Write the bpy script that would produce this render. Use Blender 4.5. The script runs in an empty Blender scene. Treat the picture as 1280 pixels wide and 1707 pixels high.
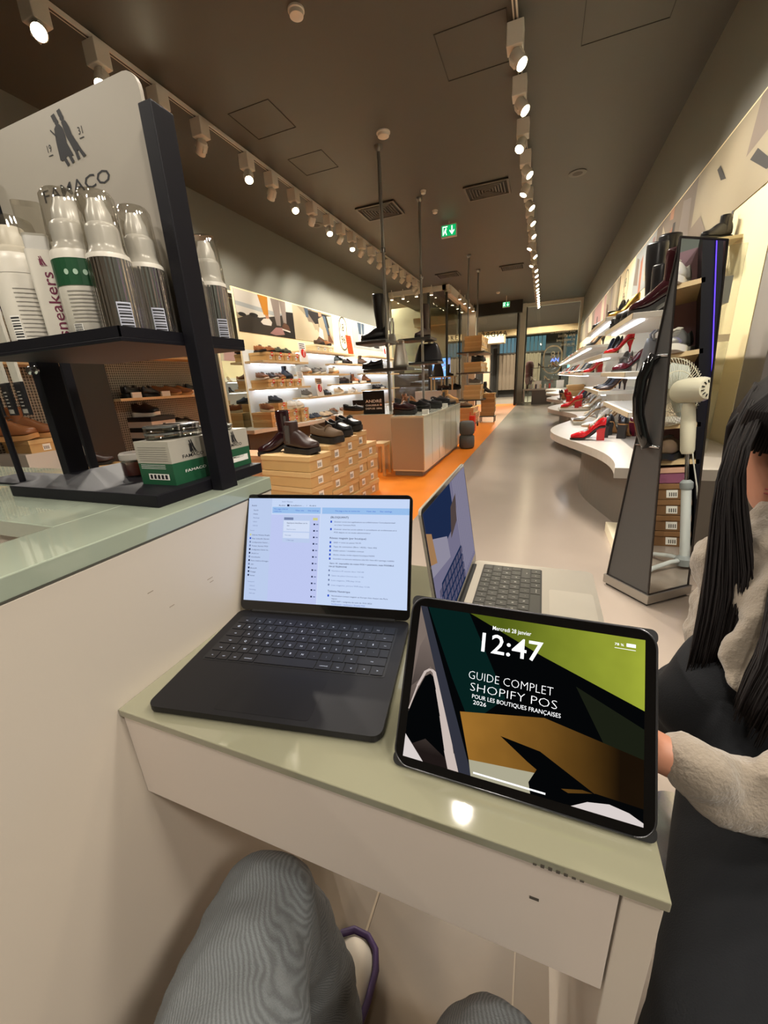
import bpy, bmesh, math, random
from mathutils import Vector, Matrix, Euler
random.seed(7)
PI = math.pi
C = bpy.context.scene.collection
S = bpy.context.scene
# ---------------------------------------------------------------- camera, world, exposure
cam = bpy.data.cameras.new('camera'); co = bpy.data.objects.new('camera', cam); C.objects.link(co)
cam.sensor_fit = 'VERTICAL'; cam.sensor_height = 36.0; cam.lens = 655.0 / 1707.0 * 36.0
cam.clip_start = 0.02; cam.clip_end = 200
R = ((0.93222452, 0.06389588, -0.35619484), (0.35787772, -0.30877043, 0.88124024), (-0.05367481, -0.94898795, -0.31071028))
m4 = Matrix.Identity(4)
for i in range(3):
    m4[i][0] = R[i][0]; m4[i][1] = -R[i][1]; m4[i][2] = -R[i][2]
m4[2][3] = 1.134
co.matrix_world = m4
S.camera = co
S.view_settings.view_transform = 'Standard'; S.view_settings.look = 'None'
S.view_settings.gamma = 1.0; S.view_settings.use_curve_mapping = False
S.view_settings.exposure = 0.70
w = bpy.data.worlds.new('world'); S.world = w; w.use_nodes = True
w.node_tree.nodes['Background'].inputs[0].default_value = (1.0, 0.93, 0.82, 1)
w.node_tree.nodes['Background'].inputs[1].default_value = 0.06
S.cycles.max_bounces = 7; S.cycles.diffuse_bounces = 3; S.cycles.glossy_bounces = 4
S.cycles.transparent_max_bounces = 12; S.cycles.transmission_bounces = 6
S.cycles.sample_clamp_indirect = 4.0; S.cycles.caustics_reflective = False; S.cycles.caustics_refractive = False
SPOT_W = 165.0      # each lit track spotlight
WARM = (1.0, 0.92, 0.81)

# ---------------------------------------------------------------- materials
def lin(h):
    h = h.lstrip('#'); o = []
    for k in (0, 2, 4):
        c = int(h[k:k+2], 16) / 255.0
        o.append(c / 12.92 if c <= 0.04045 else ((c + 0.055) / 1.055) ** 2.4)
    return tuple(o) + (1.0,)
MATS = {}
def mat(key, hexc=None, rough=0.5, metal=0.0, emit=0.0, coat=0.0, noise=0.0, nscale=20.0, bump=0.0, bscale=200.0, spec=0.5, sheen=0.0):
    if key in MATS: return MATS[key]
    m = bpy.data.materials.new(key); m.use_nodes = True
    nt = m.node_tree; b = nt.nodes['Principled BSDF']; c = lin(hexc)
    b.inputs['Base Color'].default_value = c; b.inputs['Roughness'].default_value = rough
    b.inputs['Metallic'].default_value = metal; b.inputs['Specular IOR Level'].default_value = spec
    b.inputs['Coat Weight'].default_value = coat
    if sheen: b.inputs['Sheen Weight'].default_value = sheen
    if emit:
        b.inputs['Emission Color'].default_value = c; b.inputs['Emission Strength'].default_value = emit
    tc = None
    if noise or bump:
        tc = nt.nodes.new('ShaderNodeTexCoord')
    if noise:
        n = nt.nodes.new('ShaderNodeTexNoise'); n.inputs['Scale'].default_value = nscale; n.inputs['Detail'].default_value = 4
        nt.links.new(tc.outputs['Object'], n.inputs['Vector'])
        r = nt.nodes.new('ShaderNodeMapRange'); r.inputs[3].default_value = 1 - noise; r.inputs[4].default_value = 1 + noise
        nt.links.new(n.outputs[0], r.inputs[0])
        mx = nt.nodes.new('ShaderNodeVectorMath'); mx.operation = 'SCALE'; mx.inputs[0].default_value = c[:3]
        nt.links.new(r.outputs[0], mx.inputs['Scale']); nt.links.new(mx.outputs[0], b.inputs['Base Color'])
    if bump:
        n2 = nt.nodes.new('ShaderNodeTexNoise'); n2.inputs['Scale'].default_value = bscale; n2.inputs['Detail'].default_value = 3
        nt.links.new(tc.outputs['Object'], n2.inputs['Vector'])
        bp = nt.nodes.new('ShaderNodeBump'); bp.inputs['Strength'].default_value = bump; bp.inputs['Distance'].default_value = 0.002
        nt.links.new(n2.outputs[0], bp.inputs['Height']); nt.links.new(bp.outputs[0], b.inputs['Normal'])
    MATS[key] = m; return m
def emi(key, hexc, s):
    if key in MATS: return MATS[key]
    m = bpy.data.materials.new(key); m.use_nodes = True; nt = m.node_tree; nt.nodes.clear()
    e = nt.nodes.new('ShaderNodeEmission'); e.inputs[0].default_value = lin(hexc); e.inputs[1].default_value = s
    o = nt.nodes.new('ShaderNodeOutputMaterial'); nt.links.new(e.outputs[0], o.inputs[0]); MATS[key] = m; return m
def glass(key, hexc='#f4fbf6', gl=0.10, rough=0.02, edge=True):
    if key in MATS: return MATS[key]
    m = bpy.data.materials.new(key); m.use_nodes = True; nt = m.node_tree; nt.nodes.clear()
    t = nt.nodes.new('ShaderNodeBsdfTransparent'); t.inputs[0].default_value = lin(hexc)
    g = nt.nodes.new('ShaderNodeBsdfGlossy'); g.inputs['Roughness'].default_value = rough
    x = nt.nodes.new('ShaderNodeMixShader'); o = nt.nodes.new('ShaderNodeOutputMaterial')
    lw = nt.nodes.new('ShaderNodeLayerWeight'); lw.inputs[0].default_value = 0.35
    r = nt.nodes.new('ShaderNodeMapRange'); r.inputs[3].default_value = gl * 0.5; r.inputs[4].default_value = min(1, gl * 6)
    nt.links.new(lw.outputs['Facing'], r.inputs[0]); nt.links.new(r.outputs[0], x.inputs[0])
    nt.links.new(t.outputs[0], x.inputs[1]); nt.links.new(g.outputs[0], x.inputs[2]); nt.links.new(x.outputs[0], o.inputs[0])
    MATS[key] = m; return m

# ---------------------------------------------------------------- mesh builder
class MB:
    def __init__(s): s.v = []; s.f = []; s.m = []
    def add(s, vs, fs, mi=0, M=None):
        o = len(s.v)
        for p in vs:
            p = Vector(p); s.v.append(M @ p if M else p)
        for f in fs: s.f.append([i + o for i in f]); s.m.append(mi)
    def box(s, x0, x1, y0, y1, z0, z1, mi=0, M=None):
        s.add([(x0,y0,z0),(x1,y0,z0),(x1,y1,z0),(x0,y1,z0),(x0,y0,z1),(x1,y0,z1),(x1,y1,z1),(x0,y1,z1)],
              [(0,3,2,1),(4,5,6,7),(0,1,5,4),(1,2,6,5),(2,3,7,6),(3,0,4,7)], mi, M)
        return s
    def quad(s, a, b, c, d, mi=0, M=None): s.add([a,b,c,d], [(0,1,2,3)], mi, M); return s
    def poly(s, pts, mi=0, M=None): s.add(pts, [tuple(range(len(pts)))], mi, M); return s
    def prism(s, pts, z0, z1, mi=0, M=None, top=None):
        n = len(pts)
        s.add([(p[0],p[1],z0) for p in pts] + [(p[0],p[1],z1) for p in pts],
              [tuple(reversed(range(n)))] + [(i,(i+1)%n,(i+1)%n+n,i+n) for i in range(n)], mi, M)
        s.add([(p[0],p[1],z1) for p in pts], [tuple(range(n))], mi if top is None else top, M)
        return s
    def loft(s, rings, mi=0, caps=True, M=None, closed=True):
        n = len(rings[0]); vs = [p for r in rings for p in r]; fs = []
        for k in range(len(rings)-1):
            for i in range(n if closed else n-1):
                j = (i+1) % n; fs.append((k*n+i, k*n+j, (k+1)*n+j, (k+1)*n+i))
        if caps:
            fs.append(tuple(reversed(range(n)))); fs.append(tuple((len(rings)-1)*n+i for i in range(n)))
        s.add(vs, fs, mi, M); return s
    def tube(s, pts, r, n=8, mi=0, M=None, flat=1.0):
        pts = [Vector(p) for p in pts]; rings = []; up = None
        rs = r if isinstance(r, (list, tuple)) else [r] * len(pts)
        for k, p in enumerate(pts):
            d = (pts[min(k+1, len(pts)-1)] - pts[max(k-1, 0)]).normalized()
            if up is None:
                up = Vector((0,0,1)) if abs(d.z) < 0.9 else Vector((1,0,0))
            a = d.cross(up).normalized(); b = a.cross(d).normalized(); up = b
            rings.append([p + a*math.cos(2*PI*i/n)*rs[k] + b*math.sin(2*PI*i/n)*rs[k]*flat for i in range(n)])
        return s.loft(rings, mi, True, M)
    def lathe(s, prof, n=20, mi=0, M=None, x=0, y=0, sx=1, sy=1):
        rings = [[(x + r*sx*math.cos(2*PI*i/n), y + r*sy*math.sin(2*PI*i/n), z) for i in range(n)] for r, z in prof]
        return s.loft(rings, mi, True, M)
    def build(s, name, mats, parent=None, smooth=False, bevel=0.0, sub=0, world=False, seg=2):
        me = bpy.data.meshes.new(name)
        vs = s.v
        if world and parent is not None:
            off = parent.location
            if parent.parent is not None: off = off + parent.parent.location
            vs = [v - off for v in vs]
        me.from_pydata([tuple(v) for v in vs], [], s.f)
        mats = mats if isinstance(mats, (list, tuple)) else [mats]
        for m in mats: me.materials.append(m)
        me.polygons.foreach_set('material_index', s.m)
        if smooth:
            me.polygons.foreach_set('use_smooth', [True]*len(s.f))
        me.update()
        o = bpy.data.objects.new(name, me); C.objects.link(o)
        if smooth == 'auto':
            a = o.modifiers.new('weld', 'EDGE_SPLIT'); a.split_angle = math.radians(40)
        if bevel:
            b = o.modifiers.new('bevel', 'BEVEL'); b.width = bevel; b.segments = seg; b.limit_method = 'ANGLE'; b.angle_limit = math.radians(40)
        if sub:
            u = o.modifiers.new('sub', 'SUBSURF'); u.levels = sub; u.render_levels = sub
        if parent is not None: o.parent = parent
        return o
def tag(o, label=None, cat=None, group=None, kind=None):
    if label: o['label'] = label
    if cat: o['category'] = cat
    if group: o['group'] = group
    if kind: o['kind'] = kind
    return o
def thing(name, label, cat, loc=(0,0,0), rz=0.0, group=None):
    o = bpy.data.objects.new(name, None); C.objects.link(o); o.location = loc; o.rotation_euler = (0,0,rz); o.empty_display_size = 0.05
    return tag(o, label, cat, group)
def struct(name, mb, m, **k):
    o = mb.build(name, m, **k); o['kind'] = 'structure'; return o
def inst(name, me_obj, parent):
    o = me_obj.copy(); o.name = name; C.objects.link(o); o.parent = parent
    return o
def apply_mods(o):
    dg = bpy.context.evaluated_depsgraph_get(); ev = o.evaluated_get(dg)
    me = bpy.data.meshes.new_from_object(ev, depsgraph=dg); o.modifiers.clear(); o.data = me
    me.polygons.foreach_set('use_smooth', [True]*len(me.polygons))
def dup(root, loc, rz=None, label=None, group=None, scale=None):
    r = root.copy(); C.objects.link(r); r.location = loc
    if rz is not None: r.rotation_euler = (0,0,rz)
    if label: r['label'] = label
    if group: r['group'] = group
    if scale: r.scale = (scale,)*3
    for ch in list(root.children):
        c = ch.copy(); C.objects.link(c); c.parent = r
        for g in list(ch.children):
            d = g.copy(); C.objects.link(d); d.parent = c
    return r
ORD = ['first','second','third','fourth','fifth','sixth','seventh','eighth','ninth','tenth','eleventh','twelfth','thirteenth','fourteenth','fifteenth','sixteenth','seventeenth','eighteenth','nineteenth','twentieth','twenty-first','twenty-second','twenty-third','twenty-fourth','twenty-fifth','twenty-sixth','twenty-seventh','twenty-eighth','twenty-ninth','thirtieth','thirty-first','thirty-second']
def rrect(w, d, r, cx=0, cy=0, n=5):
    pts = []
    for (sx, sy, a0) in ((1,-1,-90),(1,1,0),(-1,1,90),(-1,-1,180)):
        for k in range(n+1):
            a = math.radians(a0 + 90.0*k/n)
            pts.append((cx + sx*(w/2-r) + r*math.cos(a), cy + sy*(d/2-r) + r*math.sin(a)))
    return pts
# text as flat mesh: M maps (x right, y up, z out of the surface)
_T = {}
def text_geo(s, size, spacing=1.0, bold=0.0):
    k = (s, spacing, bold)
    if k not in _T:
        cu = bpy.data.curves.new('text', 'FONT'); cu.body = s; cu.size = 1.0; cu.align_x = 'LEFT'; cu.resolution_u = 2; cu.space_character = spacing
        cu.offset = bold
        ob = bpy.data.objects.new('text', cu); C.objects.link(ob)
        dg = bpy.context.evaluated_depsgraph_get(); ev = ob.evaluated_get(dg); me = ev.to_mesh()
        _T[k] = ([tuple(v.co) for v in me.vertices], [tuple(p.vertices) for p in me.polygons])
        ev.to_mesh_clear(); bpy.data.objects.remove(ob); bpy.data.curves.remove(cu)
    return _T[k]
def text(mb, s, size, M, mi=0, align='L', spacing=1.0, width=None, bold=0.0):
    vs, fs = text_geo(s, 1.0, spacing, bold)
    if not vs: return
    x0 = min(v[0] for v in vs); x1 = max(v[0] for v in vs)
    sx = size if width is None else width / max(1e-6, x1 - x0)
    off = {'L': -x0, 'C': -(x0+x1)/2, 'R': -x1}[align]
    mb.add([((v[0]+off)*sx, v[1]*size, 0) for v in vs], fs, mi, M)
def frame(o, x, y):
    x = Vector(x).normalized(); y = Vector(y).normalized(); z = x.cross(y)
    M = Matrix.Identity(4)
    for i in range(3):
        M[i][0] = x[i]; M[i][1] = y[i]; M[i][2] = z[i]; M[i][3] = o[i]
    return M

# ---------------------------------------------------------------- palette
M_ceil = mat('ceiling_paint', '#4a4841', 0.55, noise=0.04, nscale=1.5)
M_darkwall = mat('dark_wall_paint', '#68685f', 0.6)
M_cream = mat('cream_wall', '#f0e0b4', 0.5)
M_white = mat('white_laminate', '#e2dfd6', 0.35)
M_panel = mat('counter_laminate', '#c9beb0', 0.4)
M_glasstop = mat('back_painted_glass', '#b9bfa8', 0.06, coat=0.6)
M_black = mat('black_metal', '#121117', 0.5, spec=0.2)
M_wood = mat('light_wood', '#d8bd90', 0.45, noise=0.08, nscale=30)
M_whitem = mat('white_metal', '#d9d2c4', 0.4)
M_kraft = mat('kraft_card', '#c6a068', 0.65, noise=0.05, nscale=12)
M_kraftlid = mat('kraft_card_lid', '#d2ae77', 0.62, noise=0.05, nscale=12)
M_kraftpink = mat('kraft_card_pinkish', '#c3946c', 0.65, noise=0.05, nscale=12)
M_paper = mat('white_paper', '#ece9e2', 0.6)
M_ink = mat('black_ink', '#17161a', 0.6)
M_red = mat('red_print', '#cf2a20', 0.5)
M_led = emi('led_strip', '#f2f6ff', 6.0)
M_lens = emi('lamp_lens', '#ffedc8', 40.0)
M_glass = glass('clear_glass')
M_chrome = mat('chrome', '#c9c9cc', 0.15, 1.0)
# ================================================================ SETTING
def floor_mat():
    m = mat('grey_resin_floor', '#a3968a', 0.22, noise=0.10, nscale=1.3, spec=0.5)
    return m
fl = MB(); fl.box(-0.97, 2.4, -2.5, 18.4, -0.1, 0); fl.box(-8, -0.97, -2.5, 2.4, -0.1, 0)
struct('floor', fl, floor_mat())
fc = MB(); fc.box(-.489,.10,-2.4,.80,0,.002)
struct('floor_desk_shade', fc, mat('shaded_wood_floor', '#6a5c4b', 0.35, noise=0.14, nscale=9))  # wood-look floor, with the shade under the desk put into its brown
fs = MB(); fs.box(-.285,-.28,.3,.80,.002,.0035); fs.box(.02,.023,-.2,.80,.002,.003)
struct('trim_floor_seam', fs, mat('floor_seam', '#8a7a64', 0.3))
of = MB(); of.box(-8, -0.97, 2.4, 18.4, -0.1, 0.0)
struct('floor_orange', of, mat('orange_resin_floor', '#ea8420', 0.35, noise=0.06, nscale=3))
mf = MB(); mf.box(-14, 9, 18.4, 42, -0.1, -0.005); mf.box(-14, -8, -2.5, 18.4, -0.1, -0.005)
struct('floor_mall', mf, mat('mall_tile', '#7d776e', 0.3, noise=0.08, nscale=2))
ce = MB(); ce.box(-5.0, 2.4, -2.5, 18.5, 3.85, 3.95)
struct('ceiling', ce, M_ceil)
wl = MB(); wl.box(-4.95, -4.75, -2.5, 13.2, 0, 3.85)
struct('wall_left', wl, M_darkwall)
wc = MB(); wc.box(-4.75, -4.73, 5.74, 13.2, 0, 2.74)
struct('trim_left_panel', wc, M_cream)
wr = MB(); wr.box(1.25, 1.45, 3.45, 18.5, 0, 3.85)
struct('wall_right', wr, M_darkwall)
wrp = MB(); wrp.box(1.23, 1.25, 3.47, 18.45, 0, 2.82)
struct('trim_right_panel', wrp, M_cream)
wn = MB(); wn.box(1.25, 2.4, 3.25, 3.45, 0, 3.85); wn.box(1.235, 1.45, 3.18, 3.47, 0, 3.85)
struct('wall_recess_end', wn, mat('grey_pier_paint', '#8b8681', 0.55))
wb = MB(); wb.box(2.3, 2.4, -2.5, 3.25, 0, 3.85)
struct('wall_recess_back', wb, mat('recess_paint', '#77807c', 0.6))
wk = MB(); wk.box(-5, 2.4, -2.6, -2.5, 0, 3.85)
struct('wall_back', wk, mat('back_wall_paint', '#6b655b', 0.6))

# ceiling hatches
for k, (x0,x1,y0,y1) in enumerate(((-3.2,-2.7,4.25,4.75),(-3.15,-2.67,5.25,5.7),(-1.03,-0.45,4.23,4.82),(0.12,0.78,4.42,4.92))):
    hb = MB(); t = 0.006
    hb.box(x0,x1,y0,y0+t,3.846,3.85); hb.box(x0,x1,y1-t,y1,3.846,3.85); hb.box(x0,x0+t,y0+t,y1-t,3.846,3.85); hb.box(x1-t,x1,y0+t,y1-t,3.846,3.85)
    struct('trim_hatch', hb, mat('hatch_gap', '#2c2823', 0.7))
# vents
vm = mat('vent_metal', '#57524a', 0.5); vd = mat('vent_dark', '#1a1815', 0.8)
for k, (x0,x1,y0,y1,lb) in enumerate(((-3.02,-2.36,6.95,7.53,'square ceiling vent with diagonal slats beside the left pole'),(-1.3,-0.65,7.08,7.6,'square ceiling vent beside the right lighting track, larger in view'),(-2.9,-2.3,11.8,12.3,'small far ceiling vent above the stacked box rack'),(-1.25,-0.65,12.0,12.5,'small far ceiling vent next to the right lighting track'))):
    cx, cy = (x0+x1)/2, (y0+y1)/2
    t = thing('ceiling_vent', lb, 'vent', (cx, cy, 3.85), 0, 'ceiling vents')
    hx, hy = (x1-x0)/2, (y1-y0)/2
    b = MB(); b.box(-hx,hx,-hy,hy,-0.012,-0.002); b.build('backing', vd, t)
    f = MB(); e = 0.03
    f.box(-hx,hx,-hy,-hy+e,-0.025,-0.001); f.box(-hx,hx,hy-e,hy,-0.025,-0.001); f.box(-hx,-hx+e,-hy+e,hy-e,-0.025,-0.001); f.box(hx-e,hx,-hy+e,hy-e,-0.025,-0.001)
    f.build('frame', vm, t)
    s = MB()
    for q in range(1, 7):
        g = hx*0.9*q/7; g2 = hy*0.9*q/7
        for (a, b2, c, d) in ((-g,g,-g2,-g2+.012),(-g,g,g2-.012,g2),(-g,-g+.012,-g2,g2),(g-.012,g,-g2,g2)):
            s.box(a,b2,c,d,-0.024,-0.012)
    s.build('slats', vm, t)
# detectors, recessed spots, speakers
wp = mat('white_plastic', '#ddd6c8', 0.4)
for (x,y,r,lb) in ((-1.92,3.55,0.06,'round white smoke detector nearest the camera on the ceiling'),(-1.88,5.28,0.075,'round white smoke detector just before the first ceiling pole'),(-1.88,7.7,0.045,'small white detector near the exit sign'),(-1.86,6.9,0.04,'small white ceiling disc at the top of the second pole'),(-1.61,15.36,0.06,'small white ceiling detector far down by the entrance')):
    t = thing('smoke_detector', lb, 'smoke detector', (x,y,3.85))
    MB().lathe([(r*1.05,0),(r*1.05,-0.012),(r*0.95,-0.016)],24).build('base', wp, t, smooth='auto')
    MB().lathe([(r*0.9,-0.016),(r*0.86,-0.04),(r*0.4,-0.05),(0.004,-0.05)],24).build('cover', wp, t, smooth='auto')
sg = mat('speaker_grille', '#3d3932', 0.7)
for (x,y,lb) in ((0.27,7.46,'round dark ceiling speaker to the right of the right track'),(-3.91,7.24,'round dark ceiling speaker left of the left track')):
    t = thing('ceiling_speaker', lb, 'speaker', (x,y,3.85))
    MB().lathe([(0.12,0),(0.12,-0.008),(0.105,-0.010)],28).build('rim', vm, t, smooth='auto')
    MB().lathe([(0.104,-0.004),(0.1,-0.009),(0.002,-0.012)],28).build('grille', sg, t, smooth='auto')
# exit signs
def exit_sign(x, y, z0, s, lb):
    t = thing('exit_sign', lb, 'exit sign', (x,y,z0+0.11*s*2))
    MB().box(-0.14*s,0.14*s,-0.03*s,0.03*s,-0.2*s,0).build('housing', wp, t, bevel=0.005)
    g = MB(); yy = -0.032*s
    g.box(-0.13*s,0.13*s,yy,-0.031*s,-0.185*s,-0.015*s,0)
    def pq(pts): g.poly([(p[0]*s, yy-0.002*s, p[1]*s) for p in pts], 1)
    pq([(-0.11,-0.17),(-0.11,-0.03),(-0.02,-0.03),(-0.02,-0.045),(-0.095,-0.045),(-0.095,-0.17)])
    pq([(-0.07,-0.08),(-0.05,-0.06),(-0.035,-0.07),(-0.05,-0.11),(-0.03,-0.165),(-0.045,-0.17),(-0.065,-0.12),(-0.09,-0.16),(-0.1,-0.15)])
    pq([(-0.058,-0.052),(-0.045,-0.05),(-0.042,-0.06),(-0.055,-0.062)])
    pq([(0.05,-0.03),(0.07,-0.03),(0.07,-0.12),(0.1,-0.09),(0.105,-0.11),(0.06,-0.17),(0.015,-0.11),(0.02,-0.09),(0.05,-0.12)])
    g.build('pictogram', [emi('exit_green','#0d9a55',0.9), emi('exit_white','#eafff0',1.1)], t)
    MB().box(-0.01,0.01,-0.01,0.01,0,3.85-(z0+0.22*s)).build('bracket', wp, t)
exit_sign(-1.77, 8.3, 3.58, 1.0, 'green running man exit sign with down arrow under the ceiling')
exit_sign(-1.40, 16.2, 3.46, 0.9, 'small distant green exit sign above the store entrance')

# ---------------------------------------------------------------- track lights
def make_track(name, x, y0, y1, lb):
    t = thing(name, lb, 'lighting track', (x, y0, 3.85))
    MB().box(-0.019,0.019,0,y1-y0,-0.04,-0.004).build('rail', M_whitem, t)
    s = MB(); s.box(-0.008,0.008,0.02,y1-y0-0.02,-0.0415,-0.0385); s.build('slot', mat('track_slot','#4a463f',0.6), t)
    MB().box(-0.025,0.025,-0.02,0.06,-0.045,0).build('end_feed', M_whitem, t)
make_track('lighting_track', -3.47, 1.9, 12.4, 'long white ceiling track along the left side of the shop')
make_track('lighting_track', -0.385, 1.6, 17.8, 'long white ceiling track along the right side of the aisle')
BOXM = MB().box(-0.065,0.065,-0.065,0.065,-0.20,-0.05)
_box = BOXM.build('adapter', M_whitem, None, bevel=0.006); C.objects.unlink(_box)
hd = MB(); hd.lathe([(0.02,0.055),(0.044,0.05),(0.05,0.04),(0.05,-0.07),(0.046,-0.075),(0.044,-0.06)],20)
for q in range(6): hd.box(-0.052,0.052,-0.03,0.03,0.03-0.012*q,0.035-0.012*q)
_head = hd.build('lamp_head', M_whitem, None, smooth='auto'); C.objects.unlink(_head)
ln = MB(); ln.lathe([(0.001,-0.066),(0.043,-0.066),(0.043,-0.062),(0.001,-0.062)],20)
_lens = ln.build('lens', M_lens, None); C.objects.unlink(_lens)
arm = MB(); arm.tube([(0,0,-0.19),(0,0,-0.225)],0.012,8); _arm = arm.build('swivel', M_whitem, None); C.objects.unlink(_arm)
stem = MB(); stem.box(-0.015,0.015,-0.03,0.03,-0.06,-0.035); _stem = stem.build('stem', M_whitem, None); C.objects.unlink(_stem)
def spot(x, y, aim, lb, group, on=True, side=1, power=1.0, soft=0.04):
    t = thing('track_spotlight', lb, 'spotlight', (x, y, 3.85), 0, group)
    for n_, o_ in (('adapter',_box),('stem',_stem),('swivel',_arm)):
        inst(n_, o_, t)
    a = Vector(aim).normalized()
    q = Vector((0,0,-1)).rotation_difference(a)
    h = inst('lamp_head', _head, t); h.rotation_mode = 'QUATERNION'; h.rotation_quaternion = q
    h.location = Vector((0,0,-0.235)) + a*0.035
    inst('lens', _lens, h)
    if on:
        l = bpy.data.lights.new('spot_beam','SPOT'); l.energy = SPOT_W*power; l.color = WARM; l.spot_size = math.radians(74); l.spot_blend = 0.75; l.shadow_soft_size = soft
        lo = bpy.data.objects.new('spot_beam', l); C.objects.link(lo); lo.parent = t
        lo.location = Vector((0,0,-0.235)) + a*0.12
        lo.rotation_mode = 'QUATERNION'; lo.rotation_quaternion = q
LY = [2.62,3.06,3.62,4.12,4.84,5.32,5.84,6.33,6.86,7.3,7.75,8.2,8.7,9.2,9.7,10.2,10.75,11.3,11.8,12.2]
LA = [(.68,-.55,-.5),(.2,-.4,-.85),(.62,-.6,-.5),(-.75,.35,-.6),(.35,-.45,-.8),(-.65,.35,-.8),(.35,-.45,-.8),(-.6,.45,-.75),(.3,-.4,-.85),(-.7,.35,-.7),(.2,-.4,-.9),(-.7,.3,-.7)] + [(-.7,.2,-.7)]*8
for k, y in enumerate(LY):
    spot(-3.47, y, LA[k], 'white track spotlight, %s from the camera on the left ceiling track' % ORD[k], 'spotlights on the left track', True, power=(1.0 if k < 3 else (.85 if LA[k][0] > 0 else .62)))
RY = [4.36,5.0,5.7,6.38,6.9,7.5,8.2,8.9,9.6,10.3,11.0,11.6,12.2,12.8,13.4,14.0,14.5,15.0,15.5,16.0,16.5,17.0,17.5]
for k, y in enumerate(RY):
    aim = (-.35,-.2,-.85) if k in (4, 8, 10) else ((-.25,-.5,-.8) if k == 2 else (.62,-.3,-.85))
    spot(-0.385, y, aim, 'white track spotlight, %s from the camera on the right ceiling track' % ORD[k], 'spotlights on the right track', True, power=.8 if k < 12 else 0.6)
# the same two tracks run on over the cash desk and behind the viewer
make_track('lighting_track', -0.385, -2.3, 1.55, 'white ceiling track continuing over the side desk behind the viewer')
NEAR = [(3.55,(.6,-.3,-.8),.8),(2.9,(.5,-.3,-.8),.6),(2.24,(.15,-.7,-1),.22),(1.35,(.3,-.1,-1),.10),(0.5,(.25,.1,-1),.05),(-0.6,(.2,.5,-1),.10),(-2.1,(.0,.85,-.75),.70)]
for k, (y, aim, pw) in enumerate(NEAR):
    spot(-0.385, y, aim, 'white spotlight above the frame, %s on the near run of the right track' % ORD[k], 'spotlights on the near right track', True, power=pw, soft=(.05 if y > 0 else .12))
make_track('lighting_track', 1.9, -2.2, 1.5, 'white ceiling track over the recess at the right, beyond the frame')
for k, (y, aim, pw) in enumerate(((1.2,(-.8,-.2,-.8),.55),(0.2,(-.8,.1,-.8),.6),(-0.9,(-.75,.3,-.8),.8))):
    spot(1.9, y, aim, 'white spotlight beyond the frame, %s on the recess track' % ORD[k], 'spotlights on the recess track', True, power=pw, soft=.2)
make_track('lighting_track', -3.47, -2.3, 1.85, 'white ceiling track continuing left behind the viewer')
for k, (y, aim, pw) in enumerate(((1.9,(.5,-.2,-.8),.5),(1.0,(.5,.1,-.8),.35),(0.1,(.7,.1,-.8),.3),(-1.0,(.6,.3,-.8),.3))):
    spot(-3.47, y, aim, 'white spotlight beyond the frame, %s on the near run of the left track' % ORD[k], 'spotlights on the near left track', True, power=pw)
# ---------------------------------------------------------------- ceiling poles with shelves
M_pole = mat('pole_steel', '#8d8a85', 0.3, 0.8)
M_shelfblk = mat('dark_shelf', '#3b3935', 0.45)
def pole(x, y, z0, lb, clamps, shelves):
    t = thing('display_pole', lb, 'display pole', (x,y,z0))
    MB().tube([(0,0,0),(0,0,3.84-z0)],0.022,14).build('tube', M_pole, t, smooth='auto')
    MB().lathe([(0.05,3.85-z0),(0.05,3.835-z0),(0.03,3.80-z0),(0.024,3.79-z0)],18).build('ceiling_flange', M_pole, t, smooth='auto')
    for c in clamps:
        MB().lathe([(0.026,c-0.03-z0),(0.034,c-0.03-z0),(0.034,c+0.03-z0),(0.026,c+0.03-z0)],14).build('clamp', M_chrome, t, smooth='auto')
    for (x0,x1,y0,y1,z) in shelves:
        MB().box(x0-x,x1-x,y0-y,y1-y,z-0.04-z0,z-z0).build('shelf', M_shelfblk, t, bevel=0.004)
pole(-2.03,5.5,0.745,'grey steel pole to the ceiling nearest the camera, carrying two dark shelves',(1.64,1.29,2.76),((-2.42,-1.98,5.30,5.78,1.69),(-2.36,-1.72,5.36,5.72,1.33)))
pole(-1.98,7.1,0.745,'second grey steel ceiling pole, carrying boots and a black handbag',(1.78,1.4,2.76),((-2.36,-1.80,6.95,7.4,1.84),(-2.2,-1.68,6.95,7.42,1.45)))
RACKZ = (0.62,1.28,1.76)
pole(-1.79,10.55,0.0,'near upright pole of the shoe box rack',(1.78,1.3,0.64),())
pole(-1.79,12.04,0.0,'far upright pole of the shoe box rack',(1.78,1.3,0.64),())
rk = thing('box_rack', 'rack of dark shelves stacked with shoe boxes between two poles','rack',(-1.75,11.2,0.6))
for z in RACKZ: MB().box(-0.3,0.38,-0.75,0.85,z-0.03-0.6,z-0.6).build('shelf', M_shelfblk, rk, bevel=0.004)

# ---------------------------------------------------------------- shop windows and entrance
M_frame = mat('window_frame_paint', '#e2ddd0', 0.45)
M_blackal = mat('black_aluminium', '#24231f', 0.4)
fr = MB()
fr.box(-4.95,-2.9,13.15,13.3,3.72,3.85); fr.box(-4.95,-4.72,13.2,13.3,0,3.72); fr.box(-3.02,-2.8,13.15,13.35,3.72,3.85)
fr.box(-2.98,-2.78,13.3,17.6,3.62,3.85); fr.box(-2.98,-2.62,17.2,17.6,0,3.62)
struct('trim_window_frame', fr, M_frame)
wx = MB(); wx.box(-4.72,-2.9,13.2,13.212,0.02,3.72); struct('window_1', wx, M_glass)
wx = MB(); wx.box(-2.9,-2.888,13.3,17.2,0.02,3.62); struct('window_2', wx, M_glass)
bp = MB(); bp.box(-3.5,-3.42,13.18,13.26,0,3.7); bp.box(-2.93,-2.87,13.2,13.26,0,3.66); bp.box(-2.93,-2.87,15.3,15.36,0,3.62)
struct('trim_window_mullion', bp, M_blackal)
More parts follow.
